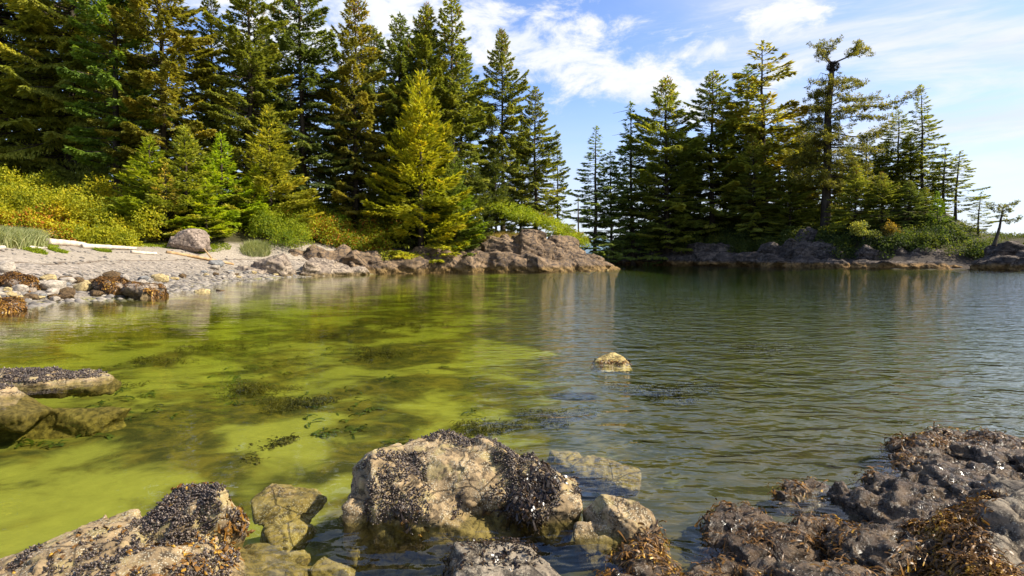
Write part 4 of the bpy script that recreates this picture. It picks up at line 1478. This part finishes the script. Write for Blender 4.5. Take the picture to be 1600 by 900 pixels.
for me, px, Y, top, w, colr, lab in YS:
    H0 = {id(YOUNG[0]): 12, id(YOUNG[1]): 9, id(YOUNG[2]): 16}[id(me)]
    loc, s = place(px, Y, top, H0, -.2)
    tree('young_spruce', me, loc, s, rr.uniform(0, 6.28), lab, 'young spruce', 'young spruces at the edge of the wood', M_YOUNG, colr, w)
loc, s = place(258, 46.4, 256, 9, -.2)
tree('young_spruce', DRY, loc, s, 1.0, 'half dead grey brown young spruce left of the square brown boulder', 'young spruce', None, M_SPRUCE, (2.6, 1.9, 1.6), 1.0)

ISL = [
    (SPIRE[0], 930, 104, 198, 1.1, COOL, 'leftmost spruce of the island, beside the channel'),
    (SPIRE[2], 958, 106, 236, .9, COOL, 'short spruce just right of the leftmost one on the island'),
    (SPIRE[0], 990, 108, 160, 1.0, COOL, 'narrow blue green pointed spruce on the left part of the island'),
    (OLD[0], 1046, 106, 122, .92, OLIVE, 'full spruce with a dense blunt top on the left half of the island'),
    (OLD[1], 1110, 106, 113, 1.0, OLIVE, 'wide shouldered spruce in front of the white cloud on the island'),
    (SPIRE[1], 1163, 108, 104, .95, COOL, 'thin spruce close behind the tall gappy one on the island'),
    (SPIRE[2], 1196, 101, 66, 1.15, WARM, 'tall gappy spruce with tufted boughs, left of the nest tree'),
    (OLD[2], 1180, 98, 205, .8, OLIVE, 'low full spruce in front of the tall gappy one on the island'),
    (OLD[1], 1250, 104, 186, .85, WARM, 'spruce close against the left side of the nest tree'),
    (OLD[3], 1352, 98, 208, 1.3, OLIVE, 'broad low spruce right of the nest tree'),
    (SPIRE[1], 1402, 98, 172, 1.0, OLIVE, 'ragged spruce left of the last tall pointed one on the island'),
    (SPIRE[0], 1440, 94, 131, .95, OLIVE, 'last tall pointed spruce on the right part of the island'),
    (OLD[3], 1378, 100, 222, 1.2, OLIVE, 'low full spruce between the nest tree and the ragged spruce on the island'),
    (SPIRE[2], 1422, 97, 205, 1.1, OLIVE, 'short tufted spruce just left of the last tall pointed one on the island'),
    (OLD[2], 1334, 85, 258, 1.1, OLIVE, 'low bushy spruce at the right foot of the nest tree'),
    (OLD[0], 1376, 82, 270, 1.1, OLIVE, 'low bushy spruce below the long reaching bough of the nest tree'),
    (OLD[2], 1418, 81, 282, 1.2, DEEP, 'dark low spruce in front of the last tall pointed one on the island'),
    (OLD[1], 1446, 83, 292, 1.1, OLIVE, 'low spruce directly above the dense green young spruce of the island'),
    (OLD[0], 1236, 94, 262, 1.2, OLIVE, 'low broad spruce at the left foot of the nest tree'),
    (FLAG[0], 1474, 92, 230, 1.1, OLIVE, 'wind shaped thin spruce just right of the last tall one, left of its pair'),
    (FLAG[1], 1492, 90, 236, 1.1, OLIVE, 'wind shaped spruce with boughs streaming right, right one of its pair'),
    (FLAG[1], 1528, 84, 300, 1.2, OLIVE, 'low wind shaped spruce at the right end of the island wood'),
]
for me, px, Y, top, w, colr, lab in ISL:
    fl = me in FLAG
    H0 = 16 if fl else (30 if me in OLD else 26)
    loc, s = place(px, Y, top, H0)
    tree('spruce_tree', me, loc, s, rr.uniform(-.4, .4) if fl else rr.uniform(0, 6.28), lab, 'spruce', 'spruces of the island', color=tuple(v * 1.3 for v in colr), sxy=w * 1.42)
for k in range(17):
    px = 985 + k * 29 + rr.uniform(-8, 8)
    Y = rr.uniform(112, 124) if px < 1300 else rr.uniform(102, 112)
    me = (SPIRE + OLD[2:])[rr.randrange(5)]
    top = np.interp(px, [980, 1050, 1200, 1300, 1400, 1450, 1500], [250, 190, 180, 210, 225, 235, 290]) + rr.uniform(-12, 30)
    loc, s = place(px, Y, top, 30 if me in OLD else 26)
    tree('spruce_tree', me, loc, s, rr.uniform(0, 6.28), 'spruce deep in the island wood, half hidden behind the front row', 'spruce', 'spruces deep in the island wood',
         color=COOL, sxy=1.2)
loc, s = place(1465, 80, 300, 9, -.2)
tree('young_spruce', YOUNG[1], loc, s, .4, 'dense green young spruce above the brown rocks of the island', 'young spruce', None, M_YOUNG, (.55, .72, .7), 1.15)


# --- the nest tree, a leaning pine and a bare pole are built limb by limb
def limb_tree(trunk_pts, trunk_rad, limbs, seed, kl=.42, kw=.13, dens=60):
    """limbs: (polyline, radius, foliage half-width, share of the length that carries foliage)"""
    r = rng_of(seed)
    TV, TF = [], []
    K = Kites()
    tube(TV, TF, trunk_pts, trunk_rad, 10)
    for pts, rad, hw, share in limbs:
        pts = np.asarray(pts, float)
        tube(TV, TF, pts, np.linspace(rad, rad * .25, len(pts)), 5)
        seg = np.linalg.norm(np.diff(pts, axis=0), axis=1)
        cum = np.concatenate([[0], np.cumsum(seg)]) / seg.sum()
        L = seg.sum()
        if hw <= 0:
            continue
        nt = max(3, int(L * share * 6.0 * (.5 + hw)))
        s_ = 1 - share * r.random(nt) ** .85
        c = np.stack([np.interp(s_, cum, pts[:, k]) for k in range(3)], 1)
        ax = pts[-1] - pts[0]
        ax = ax / np.linalg.norm(ax)
        off = r.normal(size=(nt, 3)) * hw * np.array([.75, .75, .42]) + ax * .3 * hw
        off[:, 2] -= .12 * hw
        tc = c + off
        for a_, b_ in zip(c, tc):
            tube(TV, TF, [a_, b_], [.03 * hw + .008, .006], 3)
        per = max(6, int(dens * .15))
        rad_ = np.repeat(r.uniform(.18, .50, nt) * (.35 + .65 * hw), per)[:, None]
        v = unit(r.normal(size=(nt * per, 3)))
        v[:, 2] *= .7
        P = np.repeat(tc, per, 0) + v * rad_ * r.random((nt * per, 1)) ** .5
        d = v * .8 + ax * .4 + r.normal(size=(nt * per, 3)) * .4
        d[:, 2] -= .15
        nn = r.normal(size=(nt * per, 3)) * .6 + np.array([0, 0, 1])
        tt = np.clip(np.repeat(.40 + r.normal(size=nt) * .18, per) + r.normal(size=nt * per) * .13, 0, 1)
        K.add(P, d, nn, kl * r.uniform(.5, 1.2, nt * per), kw * r.uniform(.7, 1.2, nt * per), tt)
    return np_mesh('trunk', np.array(TV), TF), K.mesh('crown')


def nest_tree():
    Y = 92.0
    p0 = at(1290, 332, Y)
    gzv = gz(p0[0], Y)

    def w(px, py, dy=0.0):
        q = at(px, py, Y)
        return (q[0] - p0[0], dy, q[2] - gzv)
    r = rng_of(77)
    tp = [(0, 0, -1.5), w(1290, 330), w(1292, 260), w(1293, 180, .2), w(1297, 130, .1), w(1299, 98)]
    limbs = [
        ([w(1299, 100), w(1292, 88, .3), w(1286, 72, .5), w(1290, 56, .6)], .16, .75, .8),
        ([w(1298, 102), w(1284, 90, -.4), w(1274, 80, -.8), w(1266, 74, -1)], .12, .7, .6),
        ([w(1292, 85), w(1300, 70, .3), w(1306, 58, .2)], .10, .7, .8),
        ([w(1300, 98), w(1318, 90, -.3), w(1330, 80, -.6), w(1334, 62, -.8)], .16, .65, .55),
        ([w(1322, 88), w(1340, 76, .2), w(1354, 72, .4), w(1364, 80, .6)], .10, .75, .75),
        ([w(1330, 80), w(1340, 68, .2), w(1350, 63, .3)], .08, .6, .8),
        ([w(1297, 118), w(1282, 112, .3), w(1278, 122, .6)], .07, 0, 0),
        ([w(1296, 138), w(1284, 130, -.3), w(1280, 116, -.5)], .06, 0, 0),
        ([w(1295, 132), w(1312, 122, .4), w(1330, 122, .8), w(1349, 122, 1)], .10, .6, .6),
        ([w(1296, 150), w(1315, 138, -.8), w(1336, 134, -1.4)], .10, .6, .6),
        ([w(1294, 165), w(1320, 154, .5), w(1350, 150, .8), w(1384, 148, 1)], .13, .75, .7),
        ([w(1294, 178), w(1330, 166, -.5), w(1370, 168, -1), w(1402, 158, -1.2), w(1422, 143, -1.4)], .15, .75, .75),
        ([w(1293, 205), w(1330, 212, .3), w(1362, 212, .5), w(1392, 190, .7)], .16, .85, .6),
        ([w(1293, 190), w(1325, 184, -1.2), w(1368, 186, -2)], .12, .85, .65),
        ([w(1295, 150), w(1280, 146, .8), w(1268, 150, 1.4)], .09, .6, .6),
        ([w(1294, 170), w(1272, 168, -.6), w(1256, 178, -1)], .10, .7, .65),
        ([w(1293, 190), w(1270, 190, .8), w(1252, 200, 1.2)], .11, .8, .65),
        ([w(1292, 215), w(1266, 212, -1), w(1245, 226, -1.4)], .12, .9, .7),
        ([w(1292, 235), w(1262, 236, .6), w(1240, 250, 1)], .12, 1.0, .7),
        ([w(1292, 230), w(1325, 232, -1), w(1358, 236, -1.6)], .13, 1.0, .7),
        ([w(1292, 252), w(1325, 256, .5), w(1366, 262, .6)], .13, 1.1, .75),
        ([w(1291, 262), w(1262, 268, -1), w(1236, 284, -1.5)], .13, 1.1, .75),
        ([w(1291, 275), w(1330, 280, -1), w(1372, 292, -1.6)], .13, 1.1, .75)]
    for k in range(64):
        py = 118 + 202 * r.random() ** .95
        a = r.uniform(0, 6.28)
        L = r.uniform(1.5, 4.2)
        s = w(1293, py)
        L *= .85 + .5 * (py - 125) / 195
        e = r.normal() * .16
        limbs.append(([s, (s[0] + math.sin(a) * L * .5, s[1] + math.cos(a) * L * .5, s[2] + (.08 + e) * L), (s[0] + math.sin(a) * L, s[1] + math.cos(a) * L, s[2] + (e * 1.6 - .08) * L)], .09, .8, .75))
    me = limb_tree(tp, [.95, .74, .64, .52, .44, .36], limbs, 78, dens=200, kl=.40, kw=.12)
    t = tree('spruce_tree', me, (p0[0], Y, gzv), 1, 0, 'tallest thick trunked spruce of the island with a forked flat top', 'spruce', 'spruces of the island', color=(1.1, .95, .8))
    # nest in the fork
    q = at(1302, 104, Y)
    K = Kites()
    n = 900
    u = r.uniform(-1, 1, n)
    a = r.uniform(0, 6.28, n)
    rad = .95 * np.sqrt(np.clip(1 - u * u, 0, 1)) * r.uniform(.75, 1, n)
    P = np.stack([rad * np.cos(a), rad * np.sin(a), u * .75 + .55], 1)
    d = np.stack([-np.sin(a), np.cos(a), r.normal(size=n) * .25], 1) + r.normal(size=(n, 3)) * .3
    K.add(P, d, r.normal(size=(n, 3)), np.full(n, .55), np.full(n, .07), r.random(n))
    o = link('nest', K.mesh('nest'), M_BARK, loc=(q[0], Y, q[2] - .55))
    tag(o, 'large dark stick nest in the fork of the flat topped spruce', 'nest')


nest_tree()


def leaning_pine():
    Y = 66.0
    p0 = at(1556, 374, Y)

    def w(px, py, dy=0.0):
        q = at(px, py, Y)
        return tuple(q - p0 + np.array([0, dy, 0]))
    tp = [w(1553, 384), w(1557, 372), w(1562, 355), w(1565, 338), w(1568, 324)]
    limbs = [([w(1567, 326), w(1575, 320), w(1586, 318)], .05, .42, .9), ([w(1567, 326), w(1558, 321), w(1549, 324)], .05, .42, .9),
             ([w(1566, 332), w(1575, 328, .4), w(1584, 327, .6)], .05, .35, .7), ([w(1566, 331), w(1556, 328, -.3), w(1548, 330, -.4)], .04, .30, .7),
             ([w(1563, 346), w(1572, 345), w(1580, 344)], .035, .28, .5), ([w(1563, 347), w(1577, 343, -.2), w(1587, 341, -.3)], .035, .42, .45),
             ([w(1562, 345), w(1566, 338, .3), w(1574, 338, .5)], .03, .22, .5)]
    me = limb_tree(tp, [.26, .18, .13, .09, .05], limbs, 80, kl=.24, kw=.09, dens=330)
    tree('pine_tree', me, tuple(p0), 1, 0, 'lone leaning wind shaped pine on the rock at the right edge', 'pine', None, color=(.9, .85, .9))


leaning_pine()


def bare_pole():
    Y = 92.0
    p0 = at(904, 372, Y)
    H = (372 - 305) / FPX * Y
    limbs = []
    r = rng_of(81)
    for k in range(11):
        a = r.uniform(0, 6.28)
        z = H * r.uniform(.35, .98)
        L = r.uniform(.5, 1.5)
        limbs.append(([(0, 0, z), (math.sin(a) * L, math.cos(a) * L, z - .1 * L)], .03, .22 if k % 2 else 0, .5))
    me = limb_tree([(0, 0, -3), (0, 0, H * .5), (0.05, 0, H)], [.16, .12, .05], limbs, 82, kl=.3, kw=.1, dens=70)
    tree('dead_tree', me, tuple(p0), 1, 0, 'thin bare dead tree standing in the channel gap', 'dead tree', None, color=COOL)


bare_pole()


# --- bushes
def thicket(name, label, cat, pts, mat, seed, leaf=(.12, .2), per=260, color=(1, 1, 1), kind='stuff', tint0=.45, tvar=.5, patch=.35, fluff=1.0, group=None):
    """clumps of leaves; pts = (x, y, z, radius, height)"""
    r = rng_of(seed)
    K = Kites()
    base = np.array([np.mean([p[0] for p in pts]), np.mean([p[1] for p in pts]), min(p[2] for p in pts)])
    for x, y, z, rad, h in pts:
        n = int(per * rad * h)
        v = r.normal(size=(n, 3))
        v = unit(v)
        v[:, 2] = np.abs(v[:, 2]) * 1.05 - .12
        rr_ = r.uniform(.55, 1.08, n)[:, None]
        P = np.array([x, y, z]) + v * np.array([rad, rad, h]) * rr_
        P += r.normal(size=(n, 3)) * .08 * fluff
        d = v * .5 + r.normal(size=(n, 3)) * .7
        nn = v * .8 + r.normal(size=(n, 3)) * .6 + np.array([0, 0, .4])
        t = tint0 + tvar * fbm(P * patch, 3, seed=seed) + .25 * vnoise(P * 1.6, seed + 2) + r.normal(size=n) * .13
        hot = (fbm(P * patch * .8 + 40, 2, seed=seed + 5) > .22) & (r.random(n) < .22)
        l = r.uniform(*leaf, n)
        K.add(P - base, d, nn, l, l * .62, np.where(hot, 1.2, np.clip(t, 0, 1)))
    o = link(name, K.mesh(name), mat, loc=tuple(base))
    o.color = (*color, 1)
    tag(o, label, cat, group, kind)
    return o


def scatter_px(r, n, px, Y, dz=(0, 0), rad=(.7, 1.2), h=(.8, 1.4)):
    L = []
    for _ in range(n):
        y = r.uniform(*Y)
        x = (r.uniform(*px) - 800) / FPX * y
        L.append((x, y, gz(x, y) + r.uniform(*dz), r.uniform(*rad), r.uniform(*h)))
    return L


r_ = rng_of(400)
thicket('shrub_thicket', 'yellow and orange leafy thicket behind the pebble beach', 'shrub thicket',
        scatter_px(r_, 46, (-40, 205), (41.2, 43.2), (-.2, .2), (.8, 1.3), (.9, 1.7)) + scatter_px(r_, 70, (-50, 235), (43, 48.5), (.2, 1.9), (.9, 1.5), (1.3, 2.3)),
        M_SHRUB, 401, (.12, .24), 300)
thicket('shrub_thicket', 'green lower bushes along the foot of the young spruces', 'shrub thicket',
        scatter_px(r_, 90, (205, 470), (49.5, 56), (-.2, 1.2), (.8, 1.4), (1.0, 2.2)), M_SHRUB, 402, (.11, .2), 300, (.85, .98, .9), tint0=.34, tvar=.35)
thicket('shrub_thicket', 'yellow green thicket between the bright young spruce and the large yellow one', 'shrub thicket',
        scatter_px(r_, 44, (430, 600), (55, 58), (0, .8), (.9, 1.4), (1.4, 2.4)) + scatter_px(r_, 44, (430, 620), (58, 63), (.4, 1.8), (1.0, 1.6), (1.4, 2.6)),
        M_SHRUB, 403, (.14, .25), 260, (.95, 1.0, 1.0), tint0=.42)
thicket('shrub_thicket', 'bright yellow green bushes capping the rocky point', 'shrub thicket',
        [(x, 66.6 + dy + .62 * max(x, 0), np.interp(x, [-4, -1, 3, 6, 9], [8.5, 8.0, 7.0, 5.8, 4.3]) - .4 + dz + r_.normal() * .15, r_.uniform(.8, 1.2), r_.uniform(.8, 1.2))
         for x in np.arange(-4.4, 9.4, .8) for dy, dz in ((.5, -.9), (1.6, -.2), (3.0, .1))],
        M_SHRUB, 404, (.13, .24), 330, (.90, 1.05, 1.0), tint0=.42, tvar=.3)
o_ = thicket('willow_bush', 'pale green round bush at the top of the thicket below the tall pair of spruces', 'bush',
             scatter_px(r_, 6, (505, 540), (58, 59), (1.2, 2.0), (.7, 1.1), (.9, 1.4)), M_SHRUB, 405, (.16, .28), 260, (.75, 1.1, 1.2), 'thing', .35, .2)
# dark understorey of the wood
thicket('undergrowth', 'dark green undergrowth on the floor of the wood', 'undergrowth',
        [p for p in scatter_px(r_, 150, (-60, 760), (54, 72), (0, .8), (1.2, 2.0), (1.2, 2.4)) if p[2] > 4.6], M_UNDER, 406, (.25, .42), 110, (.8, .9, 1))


def island_pts(r, n, dmin, dmax, rad, h, dz):
    L = []
    while len(L) < n:
        x, y = r.uniform(14, 72), r.uniform(58, 125)
        d = sdist(np.array([[x, y]]), ISLE)[0]
        if dmin < d < dmax and x / y < 1.0:
            L.append((x, y, gz(x, y) + r.uniform(*dz), r.uniform(*rad), r.uniform(*h)))
    return L


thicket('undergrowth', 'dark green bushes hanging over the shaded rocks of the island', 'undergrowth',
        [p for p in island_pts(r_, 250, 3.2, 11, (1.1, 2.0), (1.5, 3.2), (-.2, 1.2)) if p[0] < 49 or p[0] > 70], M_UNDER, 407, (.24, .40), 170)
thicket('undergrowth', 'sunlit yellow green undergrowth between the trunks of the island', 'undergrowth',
        [p for p in island_pts(r_, 230, 9, 24, (1.2, 2.4), (1.4, 3.0), (0, 1.0)) if p[0] / p[1] < .60], M_UNDER, 408, (.26, .42), 110, (1.35, 1.4, .9), tint0=.55)  # sunlight put into the colour: brighter and yellower than the other undergrowth
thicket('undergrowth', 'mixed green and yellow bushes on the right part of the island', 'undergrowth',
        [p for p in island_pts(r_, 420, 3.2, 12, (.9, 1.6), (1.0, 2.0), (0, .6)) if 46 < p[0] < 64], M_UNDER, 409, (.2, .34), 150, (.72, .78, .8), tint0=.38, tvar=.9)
thicket('shrub_thicket', 'low even green scrub on the slope behind the leaning pine', 'shrub thicket',
        [(x, y, gz(x, y) - .2, r_.uniform(1.0, 1.8), r_.uniform(.5, .9)) for x, y in zip(r_.uniform(62, 90, 110), r_.uniform(70, 96, 110)) if x / y > .80],
        M_UNDER, 410, (.16, .28), 200, (.85, .85, .8), tint0=.45)
thicket('bush', 'pale silvery bush above the sunlit grey rock of the island', 'bush',
        [(49.5 + r_.normal() * .9, 79.5 + r_.normal() * .5, 4.2 + r_.uniform(-.8, 1.8), r_.uniform(.7, 1.0), r_.uniform(.8, 1.1)) for _ in range(10)],
        M_UNDER, 411, (.16, .28), 230, (1.9, 1.7, 2.2), 'thing', .6, .3)
thicket('bush', 'brown leaved twiggy bush between the silvery bush and the young spruce on the island', 'bush',
        [(53.4 + r_.normal() * .7, 79.0 + r_.normal() * .5, 4.6 + r_.uniform(-.6, 1.6), r_.uniform(.6, 1.0), r_.uniform(.8, 1.1)) for _ in range(8)],
        M_UNDER, 412, (.14, .26), 200, (2.2, 1.3, 1.2), 'thing', .5, .3)


def grass(name, label, pts, seed, mat, n, length=(.4, .8), lean=.35, width=.018, kind='stuff', cat='grass'):
    r = rng_of(seed)
    P = []
    pts = np.array(pts)
    i = r.integers(0, len(pts), n)
    a = r.uniform(0, 6.28, n)
    rd = pts[i, 2] * np.sqrt(r.random(n))
    x = pts[i, 0] + rd * np.cos(a)
    y = pts[i, 1] + rd * np.sin(a)
    z = land(x, y) - .05 + (pts[i, 3] if pts.shape[1] > 3 else 0)
    b = np.array([x.mean(), y.mean(), z.min()])
    P = np.stack([x, y, z], 1) - b
    L = r.uniform(*length, n)[:, None]
    dirv = r.normal(size=(n, 3)) * lean
    dirv[:, 2] = 0
    up = np.array([0, 0, 1.0])
    sd = unit(np.stack([r.normal(size=n), r.normal(size=n) * .3, np.zeros(n)], 1)) * width
    p1 = P + (up * .6 + dirv * .35) * L
    p2 = P + (up * .92 + dirv * 1.0) * L
    V = np.stack([P - sd, P + sd, p1 + sd * .8, p1 - sd * .8, p2 + sd * .1, p2 - sd * .1], 1)
    q = np.array([[0, 1, 2, 3], [3, 2, 4, 5]])
    F = (q[None] + (np.arange(n) * 6)[:, None, None]).reshape(-1, 4)
    o = link(name, np_mesh(name, V.reshape(-1, 3), F, False, np.repeat(r.random(n), 2)), mat, loc=tuple(b))
    return tag(o, label, cat, None, kind)


M_DUNE = leaf_mat('dune_grass', (0.22, 0.25, 0.09), (0.34, 0.36, 0.15), (0.50, 0.48, 0.24), .35)
M_DRYG = leaf_mat('dry_grass', (0.40, 0.28, 0.07), (0.55, 0.40, 0.12), (0.65, 0.52, 0.20), .35)
M_MOSS = leaf_mat('beach_herb', (0.13, 0.20, 0.012), (0.25, 0.31, 0.015), (0.36, 0.38, 0.03), .3)


def on_land(px, py):
    dx, dz = (px - 800) / FPX, (HOR - py) / FPX
    Ys = np.linspace(12, 90, 900)
    hit = np.nonzero(CAMZ + dz * Ys <= land(dx * Ys, Ys))[0]
    Y = Ys[hit[0]] if len(hit) else 40.0
    return dx * Y, Y


r2 = rng_of(500)
grass('dune_grass', 'grey green dune grass at the left end of the beach', [(*on_land(r2.uniform(0, 62), 384 - r2.random() * 6), 1.0) for _ in range(14)], 501, M_DUNE, 5200, (.5, 1.1), .4, .02)
grass('dune_grass', 'grey green dune grass tuft beside the pale rock hump', [(*on_land(r2.uniform(370, 412), 394), .7) for _ in range(8)], 502, M_DUNE, 2200, (.4, .9), .4, .02)
grass('dune_grass', 'thin dune grass in front of the young spruces left of the square boulder', [(*on_land(r2.uniform(178, 235), 375), .8) for _ in range(8)], 503, M_DUNE, 1500, (.4, .9), .4, .016)
grass('beach_herb', 'bright green low herbs along the driftwood of the beach',
      [(*on_land(px, py), rd) for px, py, rd in [(30, 382, 1), (60, 381, 1), (140, 383, .9), (175, 380, 1), (200, 379, 1.2), (225, 383, 1.3), (250, 384, 1.2),
                                                  (275, 388, 1.2), (300, 390, 1.2), (325, 388, 1.0), (160, 391, .5), (90, 392, .4), (55, 392, .5), (345, 386, .8)]],
      504, M_MOSS, 9000, (.08, .22), .6, .03)
grass('dry_grass', 'straw coloured dry grass strip on top of the rocky point',
      [(-2.6 + .45 * k + r2.normal() * .2, 66.4 + .15 * k, .7, .5) for k in range(10)] + [(-3.0 + r2.normal() * .4, 65.4 + r2.normal() * .4, .6, .6) for _ in range(4)], 505, M_DRYG, 3600, (.4, .9), .4, .025)


# --- driftwood
def log(name, label, a, b, r0, r1, mat, seed, cat='driftwood'):
    r = rng_of(seed)
    a, b = np.array(a, float), np.array(b, float)
    V, F = [], []
    n = 14
    ts = np.linspace(0, 1, n)
    pts = a + (b - a) * ts[:, None]
    ln = np.linalg.norm(b - a)
    pts[:, 2] += .02 * ln * np.sin(ts * 3.1) * r.normal() * .5
    pts[:, 1] += .03 * ln * np.sin(ts * 3.1) * r.normal() * .5
    rad = r0 + (r1 - r0) * ts
    rad = rad * (1 + r.normal(size=n) * .06)
    pts = np.concatenate([pts[:1] + (pts[:1] - pts[1:2]) * .02, pts, pts[-1:] + (pts[-1:] - pts[-2:-1]) * .02])
    rad = np.concatenate([[rad[0] * .3], rad, [rad[-1] * .3]])
    base = (a + b) / 2
    tube(V, F, pts - base, rad, 10)
    o = link(name, np_mesh(name, np.array(V), F), mat, loc=tuple(base))
    return tag(o, label, cat)


M_LOG = bark_mat('bleached_wood', (0.42, 0.35, 0.27), (0.66, 0.58, 0.47))
M_LOGB = bark_mat('tan_wood', (0.30, 0.19, 0.09), (0.48, 0.33, 0.17))


def beach_log(label, p, q, r0, r1, mat, seed, rise=0.0):
    x0, y0 = on_land(*p)
    x1, y1 = on_land(*q)
    y1 = y0 + (y1 - y0) * .6
    return log('driftwood_log', label, (x0, y0, gz(x0, y0) + r0 * .8), (x1, y1, gz(x1, y1) + r1 * .8 + rise), r0, r1, mat, seed)


beach_log('thick bleached white log lying highest on the beach', (75, 382.5), (172, 386.5), .22, .17, M_LOG, 601)
beach_log('long bleached log running on right from the thick white one', (128, 388), (250, 389.5), .17, .10, M_LOG, 602)
beach_log('thin grey log lying lowest on the left part of the beach', (48, 389.5), (146, 395), .10, .07, M_LOG, 603)
beach_log('short white log at the left end of the brown pole', (205, 395.5), (260, 397), .12, .11, M_LOG, 604)
beach_log('long tan brown pole lying towards the pale rock hump', (260, 396.5), (388, 404), .13, .09, M_LOGB, 605)
beach_log('short pale log half buried at the left frame edge of the beach', (-15, 394), (38, 395), .12, .10, M_LOG, 606)
beach_log('white log lying on the yellow thicket edge', (146, 366), (164, 366), .16, .15, M_LOG, 607)
x0, y0 = on_land(333, 407)
log('driftwood_stick', 'yellowish stick leaning up beside the dark grey pointed rock', (x0, y0, gz(x0, y0)), tuple(at(318, 388, y0 - .3)), .06, .05, M_LOGB, 608)
x0, y0 = on_land(6, 387)
log('driftwood_stump', 'upright bleached stump at the left end of the beach', (x0, y0 - .8, gz(x0, y0 - .8) - .1), (x0 + .05, y0 - .8, gz(x0, y0) + 1.05), .26, .22, M_LOG, 609)
